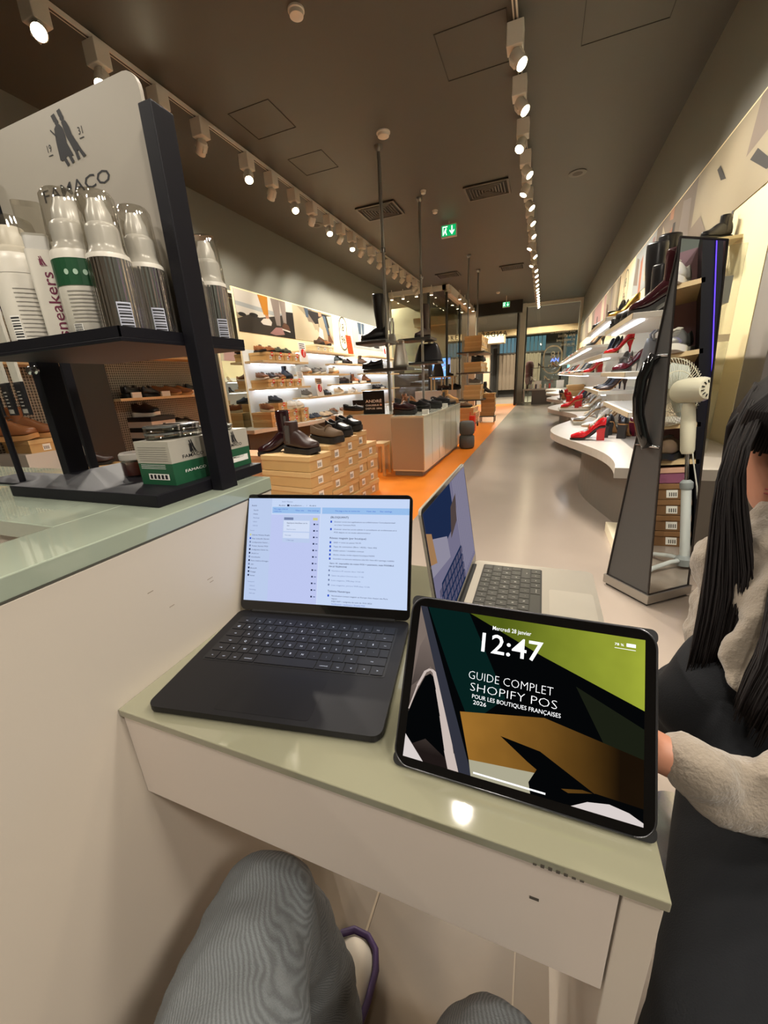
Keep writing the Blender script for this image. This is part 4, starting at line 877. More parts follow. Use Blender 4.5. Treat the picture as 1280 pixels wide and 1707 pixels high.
# bench top goods
for k,(x,y,w_,d_) in enumerate(((.58,4.95,.5,.5),(.5,6.75,.5,.6),(.62,8.2,.5,.5),(.62,9.8,.6,.5))):
    b = MB(); b.box(-w_/2,w_/2,-d_/2,d_/2,0,.03); o = b.build('display_plate', mat('plate_grey','#9c9686',.3)); o.location = (x,y,.60); tag(o,'flat grey display plate, %s along the right bench' % ORD[k],'plate','display plates on the right bench')
B_SH = [('mary_jane',(LRED,LBK,LRED,GOLD),.37,3.66,.60,'glossy red mary jane with block heel alone on the near right bench',PI-.1,1.15),('mary_jane',(LBK,LBK,LBK,GOLD),.42,3.80,.60,'black mary jane right behind the red one on the near bench',PI-.05,1.1),
 ('block_pump',col(LBK,RT,LBK),.60,4.02,.60,'black block heel pump seen from behind on the near right bench',1.0,1.1),('block_pump',col(LBK,RT,LBK),.66,3.82,.60,'second black block heel pump seen from behind on the near right bench',1.2,1.1),('pump',col(LBK,RT,LBK),.72,4.1,.60,'black stiletto pump at the back of the near right bench',1.0,1.1),('block_pump',col(LBUR,RT,LBUR),.80,3.95,.60,'burgundy patent block heel pump by the mirror on the near right bench',.8,1.1),
 ('pump',col(LSIL,RT,LSIL),.46,4.85,.63,'silver stiletto pump on the first grey display plate',PI,1.15),('pump',col(LBE,RT,LBE),.68,4.85,.63,'beige strappy stiletto on the first grey display plate',PI-.3,1.15),('pump',col(LWH,RT,LWH),.7,5.1,.63,'white stiletto pump at the back of the first display plate',PI-.2,1.15),
 ('mary_jane',(LRED,RT,LRED,GOLD),.40,6.75,.63,'red mary jane on the second grey display plate',PI-.1,1.15),('mary_jane',(LRED,RT,LRED,GOLD),.46,7.0,.63,'second red mary jane behind on the second display plate',PI-.1,1.15),('pump',col(LWH,RT,LWH),.68,6.6,.63,'white pump on the second grey display plate',PI-.2,1.1),
 ('block_pump',col(LRED,RT,LRED),.5,8.2,.63,'red block heel pump on the third display plate',1.0,1.1),('pump',col(LBK,RT,LBK),.74,8.3,.63,'black pump on the third display plate',PI,1.1),('block_pump',col(LRED,RT,LRED),.52,9.8,.63,'red block heel pump on the fourth display plate',1.1,1.1),('pump',col(LBK,RT,LBK),.42,9.4,.60,'black pump on the far right bench',1.0,1.3)]
B_SH += [('pump',col(LBE,RT,LBE),.80,5.35,.60,'beige pump behind the first display plate on the right bench',PI-.4,1.1),('pump',col(LSIL,RT,LSIL),.82,5.75,.60,'silver pump between the first two display plates',PI-.3,1.1),('pump',col(LWH,RT,LWH),.62,5.65,.60,'white pump between the first two display plates',PI-.2,1.1),
 ('pump',col(LBE,RT,LBE),.66,5.95,.60,'beige pump between the first two display plates',PI-.2,1.1),('pump',col(LBE,RT,LBE),.72,6.95,.63,'beige pump at the back of the second display plate',PI-.3,1.1),('pump',col(LSIL,RT,LSIL),.60,7.25,.60,'silver pump just past the second display plate',PI-.2,1.1),
 ('block_pump',col(LBK,RT,LBK),.56,7.6,.60,'black block heel pump past the second display plate',PI-.3,1.1),('pump',col(LWH,RT,LWH),.52,4.58,.60,'white pump in front of the first display plate',PI-.1,1.1)]
for kd,cc,x,y,z,lb,rz,sc in B_SH: shoe(kd,cc,(x,y,z),rz,lb,scale=sc)
for k in range(3):
    sbox('rb', (.72,10.6+.24*k,.601), PI, 'kraft shoe box, %s of three on the far right bench' % ORD[k], 'boxes on the far right bench', .36,.235,.13); 
for k in range(2): sbox('rb', (.72,10.72+.24*k,.732), PI, 'kraft shoe box, %s of two on top of the far right bench boxes' % ORD[k], 'boxes on the far right bench', .36,.235,.13)
PAL = [col(LBK,RT,LBK),col(LRED,RT,LRED),col(LBE,RT,LBE),col(LSIL,RT,LSIL),col(LB,RT,LB),col(LWH,RT,LWH),col(LNV,RT,LNV)]
PN = ['black','red','beige','silver','tan','white','navy']
for k in range(7):
    y = 6.3+1.6*k
    for q in range(3):
        i1 = (k*3+q*2)%7; i2 = (k*2+q*3+1)%7
        shoe(('pump','block_pump')[q%2], PAL[i1], (sx,y+.25+.48*q,1.47), PI+.2, '%s heel, %s along the upper shelf of the %s distant right bay' % (PN[i1],ORD[q],ORD[k]), scale=1.1)
        shoe(('block_pump','pump')[q%2], PAL[i2], (sx,y+.25+.48*q,1.12), PI+.2, '%s heel, %s along the lower shelf of the %s distant right bay' % (PN[i2],ORD[q],ORD[k]), scale=1.1)
        if k < 4 and k != 2: shoe('pump', PAL[(i1+3)%7], (.72,y+1.2+.35*q,.60), PI+.4, '%s pump, %s in the %s far group at the back of the right bench' % (PN[(i1+3)%7],ORD[q],ORD[k]), scale=1.1)
# low pale box on the floor beside the mirror
b = MB(); b.box(-.06,.10,-.3,.12,0,.07); o = b.build('wooden_block', mat('pale_board','#e6dcc0',.5)); o.location = (.56,3.02,0); tag(o,'pale low board on the floor between bench and mirror','board')
# tables inside the right window
tw = thing('window_table','grey low display table in the right shop window','table',(-.1,17.9,0)); MB().box(-.65,.5,-.2,.3,.54,.6).build('top', M_benchR, tw); MB().box(-.3,.45,-.15,.25,0,.54).build('base', M_benchE, tw)
MB().box(-.64,-.58,-.18,.28,0,.54).build('leg', M_benchR, tw)
wr2 = thing('window_rack','dark wire rack with shelves in the right shop window','rack',(.05,18.15,.6)); MB().box(-.55,.6,-.12,.12,.28,.30).build('shelf', M_shelfblk, wr2); MB().box(-.55,.6,-.12,.12,.78,.80).build('shelf', M_shelfblk, wr2)
for a in (-.55,.6): MB().box(a-.01,a+.01,-.12,-.1,0,.8).build('upright', M_shelfblk, wr2)
for k in range(6):
    i1 = (k*3)%7
    shoe('block_pump', PAL[i1], (-.6+.17*k,17.84,.6), 1.6, '%s heel, %s from the left on the right window table' % (PN[i1],ORD[k]), scale=1.1)
for k in range(4):
    i1 = (k*2+5)%7
    shoe('pump', PAL[i1], (-.38+.26*k,18.15,(.90,1.4)[k%2]), .2, '%s pump, %s from the left on the right window rack' % (PN[i1],ORD[k]), scale=1.1)
b = MB(); b.box(-.13,.13,-.004,.004,0,.3); o = b.build('window_card', M_paper); o.location=(-.2,17.74,.6); tag(o,'white card standing on the right window table','card')
o = bpy.data.objects['window_card'].copy(); C.objects.link(o); o.name='window_card'; o.location=(.6,16.9,.6); tag(o,'white card standing at the far end of the right bench','card')
mq = thing('mannequin','maroon coat on a stand at the left edge of the right window','coat',(-.58,18.95,0)); MB().lathe([(.12,.75),(.16,.9),(.15,1.2),(.17,1.5),(.14,1.65),(.05,1.7)],20).build('coat', mat('maroon_cloth','#4a2226',.9), mq, smooth=True); MB().tube([(0,0,0),(0,0,.8)],.015).build('pole', M_shelfblk, mq); MB().lathe([(.15,0),(.15,.02),(.02,.03)],20).build('foot', M_shelfblk, mq)

# ================================================================ TAPERED MIRROR
F1 = Vector((.556,2.07,0)); F2 = Vector((.765,2.235,0)); B1 = Vector((.40,2.26,0)); B2 = Vector((.609,2.425,0)); T1 = Vector((.478,2.165,1.63)); T2 = Vector((.687,2.33,1.63))
mr = thing('floor_mirror','tapered free-standing floor mirror with grey metal sides and base','mirror',tuple((F1+B2)/2))
def up(p, z): return Vector((p.x,p.y,z))
def expand(f): c = (F1+B2)/2; return [c+(p-c)*f for p in (F1,F2,B2,B1)]
q = expand(1.10); MB().prism([(p.x,p.y) for p in q],0.015,.062).build('base', mat('brushed_alu','#a9a49c',.35,.8), mr, world=True, bevel=.003)
q = expand(1.0); MB().prism([(p.x,p.y) for p in q],0,.015).build('plinth', M_shelfblk, mr, world=True)
f1,f2,b1,b2 = [up(p,.062) for p in (F1,F2,B1,B2)]; d1 = Vector((0,0,-.005))
core = MB(); e = (f2-f1).normalized()*.002
core.poly([f1+e,b1+e,T1+e+d1]); core.poly([f2-e,T2-e+d1,b2-e]); core.quad(b1,b2,T2+d1,T1+d1); core.build('side_panel', mat('dark_steel_panel','#525150',.28,.3), mr, world=True)
m_mir = mat('mirror_silver','#cfd2cf',.0,1.0)
nrm = (f2-f1).cross(T1-f1).normalized()
g = MB(); g.quad(f1,f2,T2,T1); g.build('mirror_face', m_mir, mr, world=True)
fr = MB()
for a,b in ((f1,T1),(f2,T2),(T1,T2),(f1,f2),(b1,T1),(b1,f1)): fr.tube([a,b],.0045,6)
fr.build('edge_trim', mat('mirror_trim','#3b3735',.3,.7), mr, world=True)
# curved black handle with clamps on the left side panel
sn_ = (b1-f1).cross(T1-f1).normalized()
if sn_.dot(Vector((-1,-.3,0))) < 0: sn_ = -sn_
def side(u,z):
    k = (z-.062)/(1.63-.062); a = f1+(T1-f1)*k; b_ = b1+(T1-b1)*k; return a+(b_-a)*u
hp = [side(.80,1.185)+sn_*.012, side(.92,1.15)+sn_*.030, side(.98,1.09)+sn_*.048, side(.92,1.01)+sn_*.052, side(.80,.93)+sn_*.046, side(.62,.85)+sn_*.030, side(.45,.785)+sn_*.012]
MB().tube(hp,.014,12,flat=1.8).build('handle', mat('gloss_black','#0d0c0d',.1,coat=1), mr, smooth=True, world=True)
for z,u in ((1.185,.5),(.79,.5)):
    MB().tube([side(.05,z)+sn_*.004, side(.95,z)+sn_*.004],.006,8).build('glass_ledge', M_chrome, mr, smooth=True, world=True)

# ================================================================ RECESS BEHIND (seen in the mirror): fan, shelves, boxes
fn = thing('pedestal_fan','cream pedestal fan standing on the floor beside the mirror','fan',(1.25,2.235,0), 0)
M_fan = mat('fan_plastic','#e6dfc8',.35); M_fang = mat('fan_grey','#9aa0a0',.4)
for k in range(4):
    a = PI/4+PI/2*k; MB().tube([(0,0,.05),(.1*math.cos(a),.1*math.sin(a),.05),(.22*math.cos(a),.22*math.sin(a),.03),(.27*math.cos(a),.27*math.sin(a),.012)],.014,10).build('foot', mat('fan_white','#dfe4e2',.3), fn, smooth=True)
MB().lathe([(.05,.02),(.05,.06),(.03,.08)],20).build('hub_base', M_fang, fn, smooth='auto')
MB().tube([(0,0,.06),(0,0,.50)],.026,16).build('lower_pole', MATS['fan_white'], fn, smooth='auto')
MB().lathe([(.03,.49),(.034,.50),(.034,.53),(.02,.545)],16).build('collar', M_fang, fn, smooth='auto')
MB().tube([(0,0,.5),(0,0,.72)],.011,12).build('inner_pole', M_chrome, fn, smooth='auto')
MB().lathe([(.028,.70),(.036,.72),(.038,.85),(.033,.96),(.028,.99)],20).build('neck', M_fan, fn, smooth='auto')
# head axis: motor towards +x? the cage faces the recess away from the mirror's right
ax = Vector((.75,-.62,.05)).normalized(); hc = Vector((0,0,1.06))
Mh = Matrix.Translation(hc) @ (Vector((0,0,1)).rotation_difference(ax)).to_matrix().to_4x4()
MB().lathe([(.03,-.13),(.055,-.125),(.066,-.09),(.07,0),(.066,.06),(.06,.075)],24,0,Mh).build('motor_housing', M_fan, fn, smooth='auto')
v = MB()
for i in range(12): v.box(-.002,.002,.03,.045,-.134,-.124,0,Mh@Matrix.Rotation(2*PI*i/12,4,'Z'))
v.build('vents', RB, fn)
cg = MB()
for i in range(64):
    a = 2*PI*i/64; c = math.cos(a); s_ = math.sin(a)
    cg.tube([(.05*c,.05*s_,.085),(.15*c,.15*s_,.09),(.195*c,.195*s_,.115),(.198*c,.198*s_,.14),(.19*c,.19*s_,.17),(.12*c,.12*s_,.20),(.03*c,.03*s_,.205)],.0017,4,0,Mh)
for r_,z in ((.198,.14),(.12,.09),(.12,.2)): cg.tube([(r_*math.cos(2*PI*i/40),r_*math.sin(2*PI*i/40),z) for i in range(41)],.003,6,0,Mh)
cg.build('cage', M_fan, fn, smooth=True)
bl = MB()
for i in range(3):
    Mb = Mh@Matrix.Rotation(2*PI*i/3,4,'Z'); bl.loft([[(x, w2*math.cos(t2)*1.0, .14+w2*.35*math.cos(t2)+.003*math.sin(t2)) for t2 in (0,PI/2,PI,3*PI/2)] for x,w2 in ((.02,.02),(.07,.05),(.13,.065),(.17,.045))],0,True,Mb)
bl.build('blades', mat('fan_blade','#cfd6d2',.3), fn, smooth='auto')
cd = MB(); cd.tube([(.03,.02,.8),(.06,.03,.66),(.02,.05,.5),(.05,.06,.36),(.07,.05,.26),(.02,.06,.14),(.05,.07,.08),(.14,.12,.06),(.22,.2,.008)],.004,6); cd.build('cord', mat('cord_white','#e3dfd2',.5), fn, smooth=True)
# shelving unit in the recess
ru = thing('shelf_unit','shelf unit with violet light strip in the recess opposite the mirror','shelf unit',(1.95,2.2,0))
for z in (.62,.87,1.34,1.77): MB().box(-.2,.3,-.85,.12,z-.03,z).build('board', M_wood, ru)
MB().box(.28,.3,-.9,.9,.0,2.1).build('back_panel', mat('violet_lit_back','#9a7a88',.6), ru)  # the mauve carries the violet light on the back panel in its colour
MB().box(-.2,.3,.10,.2,0,2.1).build('upright', M_black, ru); MB().box(-.2,.3,-.9,-.86,0,2.1).build('upright', M_black, ru)
MB().box(-.215,-.205,.165,.170,.1,2.05).build('violet_strip', emi('violet_led','#5a3dff',2.6), ru)
MB().box(-.2,.3,.25,.9,0,2.1).build('dark_door', mat('dark_door','#232224',.4), ru)
for k,(y,z,cc,lb) in enumerate(((2.17,1.77,col(LWH,RW,t=RW),'white sneaker on the highest recess shelf'),(2.19,1.34,col(LSIL,RW,t=RW),'silver sneaker on the second recess shelf'),(1.95,1.34,col(LBE,RW,t=RW),'beige sneaker on the second recess shelf'),(2.18,.87,col(LBE,RW,t=RW),'beige sneaker on the third recess shelf'),(2.15,.62,col(LTP,RB),'taupe shoe on the lowest recess shelf'),(1.85,.87,col(LGY,RW,t=RW),'grey sneaker on the third recess shelf'))):
    shoe('sneaker', cc, (1.86,y,z), PI+.3, lb, scale=1.3)
for k in range(2):
    for q in range(4): sbox('rec', (1.90,2.16-.27*k,.115*q), PI, 'brown shoe box, %s from the floor in the %s recess stack' % (ORD[q],('nearer','further')[k]), 'boxes in the recess', .34,.25,.114, mat('brown_card','#7d5a38',.7), mat('brown_card_lid','#8a643e',.7))
sbox('recp', (1.92,2.05,.461), PI, 'mauve shoe box on top of the recess stacks', None, .36,.4,.11, mat('mauve_card','#8b4f6b',.6), mat('peach_card','#d3a58c',.6))
l = bpy.data.lights.new('recess_light','POINT'); l.energy = 30; l.color=(1,.85,.65); l.shadow_soft_size=.1
rl = thing('ceiling_lamp','small round ceiling lamp lighting the recess','lamp',(1.7,2.0,3.85)); MB().lathe([(.08,0),(.08,-.03),(.002,-.03)],20).build('lens', emi('recess_lens','#ffe9c4',12), rl)
lo = bpy.data.objects.new('recess_light', l); C.objects.link(lo); lo.parent = rl; lo.location=(0,0,-.2)

# ================================================================ DARK LEFT WALL: mesh panels and dress shoes
mm = thing('mesh_wall_panel','metal mesh wall panel with wood shelves of dress shoes behind the display stand','mesh panel',(-4.70,3.2,.45))
M_mesh = mat('mesh_metal','#c2b8a6',.45,.2)
gm = MB()
for k in range(56): gm.box(0,.006,.0+.027*k,.006+.027*k,0,1.6)
for k in range(60): gm.box(.001,.007,0,1.5,.027*k,.027*k+.006)
gm.build('mesh', M_mesh, mm)
MB().box(-.02,-.012,0,1.5,0,1.6).build('backing', mat('mesh_backing','#6e665a',.7), mm)
MB().box(-.02,.05,1.44,1.5,0,1.7).build('frame_post', M_black, mm)
for z in (1.60,1.13): MB().box(0.008,.32,.0,1.44,z-.03-.45,z-.45).build('shelf', M_wood, mm)
mm2 = thing('mesh_wall_panel','metal mesh wall panel with brown shoes at the far left edge','mesh panel',(-4.70,1.55,.2))
gm = MB()
for k in range(46): gm.box(0,.006,.0+.027*k,.006+.027*k,0,2.2)
for k in range(82): gm.box(.001,.007,0,1.2,.027*k,.027*k+.006)
gm.build('mesh', M_mesh, mm2); MB().box(-.02,-.012,0,1.2,0,2.2).build('backing', MATS['mesh_backing'], mm2)
for z in (1.50,): MB().box(.008,.32,0,1.2,z-.03-.2,z-.2).build('shelf', M_wood, mm2)
pr = thing('pillar','black square pillar between the two mesh wall panels','pillar',(-4.5,2.97,0)); MB().box(-.25,.05,-.2,.2,0,2.6).build('body', mat('pillar_black','#2b2a28',.5), pr, bevel=.01); MB().box(-.26,.06,-.21,.21,0,.08).build('skirting', M_black, pr)
shoe('derby', col(LBK,RB), (-4.52,3.5,1.13), 1.75, 'black derby leftmost on the mesh wall shelf', scale=1.3)
shoe('derby', col(LBK,RB), (-4.50,3.68,1.13), 1.9, 'second black derby on the mesh wall shelf', scale=1.2)
shoe('derby', col(LB,RT), (-4.52,3.95,1.13), .6, 'polished brown brogue at the middle of the mesh wall shelf', scale=1.25)
shoe('derby', col(LB,RT), (-4.50,4.12,1.13), .6, 'second polished brown brogue on the mesh wall shelf', scale=1.25)
shoe('loafer', col(LBK,RB), (-4.52,4.42,1.13), 1.5, 'black slip-on rightmost on the mesh wall shelf', scale=1.25)
shoe('derby', col(LC,RT), (-4.52,4.3,1.60), .4, 'cognac shoe on the upper mesh wall shelf', scale=1.2)
for k,y in enumerate((3.42,3.82,4.28)): b = MB(); b.box(-.01,.01,-.06,.06,0,.06); o = b.build('price_tag', M_paper); o.location=(-4.40,y,1.13); tag(o,'white price tag, %s from the left on the mesh wall shelf' % ORD[k],'price tag','price tags on the mesh wall')
M_bc = mat('black_card','#17171a',.5); M_gc = mat('grey_white_card','#c9c2b8',.6)
for q in range(5):
    t = thing('shoe_box','black and white shoe box, %s from the top of the stack under the mesh shelf' % ORD[4-q],'box',(-4.50,3.62,.28+.125*q),0,'black and white boxes on the left')
    MB().box(-.2,.2,-.17,.17,0,.075).build('body', M_gc, t); MB().box(-.205,.205,-.175,.175,.07,.124).build('lid', M_bc, t, bevel=.002)
    e_ = MB(); e_.quad((.2005,-.02,.025),(.2005,.02,.025),(.2005,.02,.04),(.2005,-.02,.04)); e_.build('mark', M_ink, t)
lb_ = thing('low_table','dark low table under the black and white shoe boxes','table',(-4.5,3.75,0)); MB().box(-.24,.24,-.4,.5,.24,.28).build('top', M_shelfblk, lb_)
for a,b in ((-.2,-.36),(.2,-.36),(-.2,.46),(.2,.46)): MB().box(a-.02,a+.02,b-.02,b+.02,0,.24).build('leg', M_shelfblk, lb_)
shoe('sneaker', col(LBK,RW), (-4.48,3.56,.905), .25, 'black low shoe with white sole on the black and white boxes', scale=1.25)
t = thing('wallet_box','dark green flat box with gold label on the black and white boxes','box',(-4.48,3.9,.72)); MB().box(-.12,.12,-.14,.14,0,.1).build('body', LGR, t); MB().box(.121,.123,-.06,.06,.04,.06).build('label', GOLD, t)
b = MB(); b.box(-.2,.2,-.15,.15,0,.44); o = b.build('box_riser', M_gc); o.location=(-4.48,3.95,.28); tag(o,'pale riser under the dark green flat box','riser')
shoe('derby', col(LBK,RB), (-4.48,4.12,.72), .3, 'black shoe beside the dark green flat box', scale=1.2)
b = MB(); b.box(-.22,.22,-.2,.3,0,.5); o = b.build('box_riser', M_gc); o.location=(-4.48,2.3,.2); tag(o,'pale riser at the far left under the brown boots','riser')
b = MB(); b.box(-.24,.24,-.9,.42,0,.2); o = b.build('wall_plinth', M_shelfblk); o.location=(-4.46,2.3,0); tag(o,'dark plinth along the far left mesh wall','plinth')
sbox('bl', (-4.46,2.30,.70), 0, 'kraft shoe box under the brown boots at the far left', None, .4,.3,.12)
shoe('lace_boot', col(LB,RT), (-4.42,2.30,.822), .8, 'tan brown lace-up boot at the far left on a kraft box', scale=1.4)
shoe('lace_boot', col(LB,RT), (-4.40,2.12,.822), .7, 'second tan brown lace-up boot at the far left', scale=1.4)
shoe('derby', col(LDK,RB), (-4.2,2.62,.50), .8, 'dark brown shoe with round eyelet at the far left', scale=1.3)
b = MB(); b.box(-.15,.2,-.2,.2,0,.5); o = b.build('box_riser', mat('kraft_riser','#c69a62',.6)); o.location=(-4.2,2.62,0); tag(o,'kraft coloured riser under the dark brown shoe at the far left','riser')
# tall framed mirror at the start of the bright wall
wm = thing('wall_mirror','tall narrow framed mirror at the near end of the bright left shelves','mirror',(-4.70,5.66,.45))
MB().box(0,.02,-.5,.05,0,2.2).build('frame', mat('mirror_frame','#d9cfae',.5), wm); MB().box(.021,.023,-.46,.01,.04,2.16).build('mirror_face', mat('mirror_wall','#c9cfc8',.02,1.0), wm)
# ================================================================ CASH DESK AND SIDE DESK
ck = thing('cash_desk','tall beige cash desk with greenish glass top at the left','counter',(-.489,0,0))
b = MB()
b.box(-.509,-.489,-.9,.62,0,.945); b.box(-1.5,-.509,.60,.62,0,.945); b.box(-1.5,-.92,-.9,.60,.80,.945); b.box(-.92,-.60,.32,.60,.80,.945); b.box(-.60,-.509,-.9,.60,.80,.945); b.box(-.92,-.60,-.9,-.3,.80,.945)
b.build('body', M_panel, ck, world=True, bevel=.0015)
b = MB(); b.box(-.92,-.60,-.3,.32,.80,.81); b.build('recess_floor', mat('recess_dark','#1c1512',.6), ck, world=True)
b = MB(); b.box(-1.5,-.612,.305,.622,.947,.972); b.box(-.612,-.488,-.9,.622,.947,.972); b.box(-1.5,-.95,-.9,.305,.947,.972); b.box(-.95,-.612,-.9,-.3,.947,.972)
b.build('glass_top', mat('green_glass_top','#9aa392',.06,coat=.7), ck, world=True, bevel=.0015)
b = MB(); b.box(-.5085,-.4885,-.9,.621,.945,.947); b.build('top_shadow_gap', mat('gap_dark','#4b483f',.6), ck, world=True)
sc_ = MB(); rr = random.Random(11)
for k in range(5):
    y = rr.uniform(.3,.58); z = rr.uniform(.775,.9); sc_.box(-.4889,-.4886,y,y+rr.uniform(.002,.012),z,z+.0012)
sc_.build('scuff_marks', mat('scuff','#9a8d7c',.7), ck, world=True)
dk = thing('side_desk','low beige side desk with cream glass top carrying the laptops and tablet','desk',(-.19,.5,0))
b = MB(); b.box(-.4885,.084,.251,.268,.60,.738); b.build('apron', mat('desk_apron','#cfc3b8',.42), dk, world=True, bevel=.001)
b = MB(); b.box(.086,.114,.251,.745,0,.738); b.build('leg_panel', M_panel, dk, world=True, bevel=.001)
b = MB(); b.box(-.4885,.086,.27,.745,.70,.738); b.build('underframe', M_panel, dk, world=True)
b = MB(); b.box(-.4885,.116,.247,.752,.739,.75); b.build('glass_top', mat('cream_glass_top','#86846f',.05,coat=.7), dk, world=True, bevel=.0012)
b = MB()
for k in range(7): b.box(.018+.006*k,.021+.006*k,.2466,.2469,.7395,.7395+rr.uniform(.002,.004))
b.box(.018,.026,.2506,.2509,.688,.6915)
b.build('chips', mat('chip_dark','#4a443c',.8), dk, world=True)

# ================================================================ SHOE CARE DISPLAY STAND
ds = thing('display_stand','black metal shoe care display stand on the cash desk','display stand',(-.72,.53,.972))
W = dict(world=True)
MB().box(-.906,-.532,.406,.656,.972,.992).build('base', M_black, ds, bevel=.0015, **W)
MB().box(-.90,-.53,.409,.657,1.207,1.2125).build('shelf', M_black, ds, bevel=.001, **W)
b = MB(); b.box(-.90,-.53,.409,.411,1.2125,1.226); b.box(-.532,-.53,.409,.657,1.2125,1.226); b.box(-.90,-.53,.655,.657,1.2125,1.226); b.box(-.90,-.898,.409,.657,1.2125,1.226); b.build('shelf_lip', M_black, ds, **W)
MB().box(-.53,-.507,.514,.552,.968,1.508).build('post', M_black, ds, bevel=.0015, **W)
MB().box(-.93,-.906,.512,.552,.972,1.508).build('post', M_black, ds, bevel=.0015, **W)
for x in (-.925,-.905): 
    Ms = Matrix.Translation((x,.509,1.194))@Matrix.Rotation(PI/2,4,'X'); MB().lathe([(.008,0),(.0078,.003),(.005,.005),(.001,.0052)],16,0,Ms).build('screw', M_chrome, ds, smooth='auto', **W)
hp_ = MB(); Mh_ = frame((-.72,.536,1.39),(1,0,0),(0,0,1)); hp_.prism(rrect(.365,.335,.025),0,.006,0,Mh_); hp_.build('header_panel', mat('header_white','#a79f92',.5), ds, **W)
def emblem(mb, M, s, mi=0, sx=1.0):
    L_ = [[(-.19,.36),(-.23,.50),(-.13,.52),(-.08,.37)], ell(-.12,.34,.055,.06), [(-.22,.24),(-.15,.30),(-.06,.29),(.0,.2),(.03,.05),(.02,-.1),(.12,-.38),(-.06,-.35),(-.2,-.41),(-.26,-.38),(-.25,.0)],
          [(-.02,.41),(-.05,.54),(.04,.56),(.08,.42)], ell(.04,.38,.055,.06), [(.0,.30),(.05,.35),(.12,.30),(.17,.18),(.20,.02),(.36,-.33),(.16,-.31),(.05,.0)],
          [(-.34,.24),(-.32,.26),(-.2,.10),(-.22,.08)], [(-.17,-.38),(-.09,-.37),(-.03,-.52),(-.1,-.55)],[(-.02,-.36),(.06,-.36),(.11,-.50),(.04,-.53)],[(.17,-.31),(.24,-.31),(.27,-.48),(.2,-.50)],[(.28,-.32),(.36,-.33),(.44,-.46),(.36,-.49)]]
    for k, p in enumerate(L_): mb.poly([(a*s*sx, c*s, .00005*k) for a,c in p], mi, M)
pr_ = MB(); Mp = frame((-.703,.5297,1.515),(1,0,0),(0,0,1)); emblem(pr_, Mp, .062, 0, 1.35)
text(pr_,'19',.013,frame((-.748,.5296,1.506),(1,0,0),(0,0,1)),0); text(pr_,'31',.013,frame((-.672,.5296,1.512),(1,0,0),(0,0,1)),0)
pr_.box(-.748,-.738,.5294,.5296,1.501,1.502); pr_.box(-.672,-.662,.5294,.5296,1.507,1.508)
text(pr_,'FAMACO',.024,frame((-.706,.5296,1.446),(1,0,0),(0,0,1)),0,'C',width=.158,bold=.004)
pr_.build('header_print', M_ink, ds, **W)
# ---- bottles
M_wplas = mat('bottle_white','#d8d2c6',.35); M_clear = glass('clear_plastic','#f3f1ec',.09,.04); M_green = mat('green_label','#194a2c',.4); M_milky = mat('milky_plastic','#c9c6c0',.25)
def ribs():
    m = mat('silver_label','#e6e3df',.16,1.0); nt = m.node_tree; b = nt.nodes['Principled BSDF']
    tc = nt.nodes.new('ShaderNodeTexCoord'); g = nt.nodes.new('ShaderNodeTexGradient'); g.gradient_type = 'RADIAL'; nt.links.new(tc.outputs['Object'], g.inputs[0])
    mu = nt.nodes.new('ShaderNodeMath'); mu.operation = 'MULTIPLY'; mu.inputs[1].default_value = 2*PI*34; nt.links.new(g.outputs['Fac'], mu.inputs[0])
    si = nt.nodes.new('ShaderNodeMath'); si.operation = 'SINE'; nt.links.new(mu.outputs[0], si.inputs[0])
    bp = nt.nodes.new('ShaderNodeBump'); bp.inputs['Strength'].default_value = .5; bp.inputs['Distance'].default_value = .0006; nt.links.new(si.outputs[0], bp.inputs['Height']); nt.links.new(bp.outputs[0], b.inputs['Normal']); return m
M_silver = ribs()
M_purp = mat('plum_print','#6d2340',.5); M_greyprint = mat('grey_print','#8a857e',.6)
def cyl_patch(mb, r, a0, a1, z0, z1, mi, n=10):
    for k in range(n):
        b0 = a0+(a1-a0)*k/n; b1 = a0+(a1-a0)*(k+1)/n
        mb.quad((r*math.cos(b0),r*math.sin(b0),z0),(r*math.cos(b1),r*math.sin(b1),z0),(r*math.cos(b1),r*math.sin(b1),z1),(r*math.cos(b0),r*math.sin(b0),z1),mi)
def barcode(mb, r, ac, wa, z0, z1, mi_bg, mi_ink):
    cyl_patch(mb, r, ac-wa, ac+wa, z0, z1, mi_bg, 4)
    for k in range(9): 
        z = z0+(z1-z0)*(.08+.1*k); cyl_patch(mb, r+.0002, ac-wa*.85, ac+wa*.85, z, z+(z1-z0)*(.03+.03*(k%3)/2), mi_ink, 4)
VA = math.radians(-36)
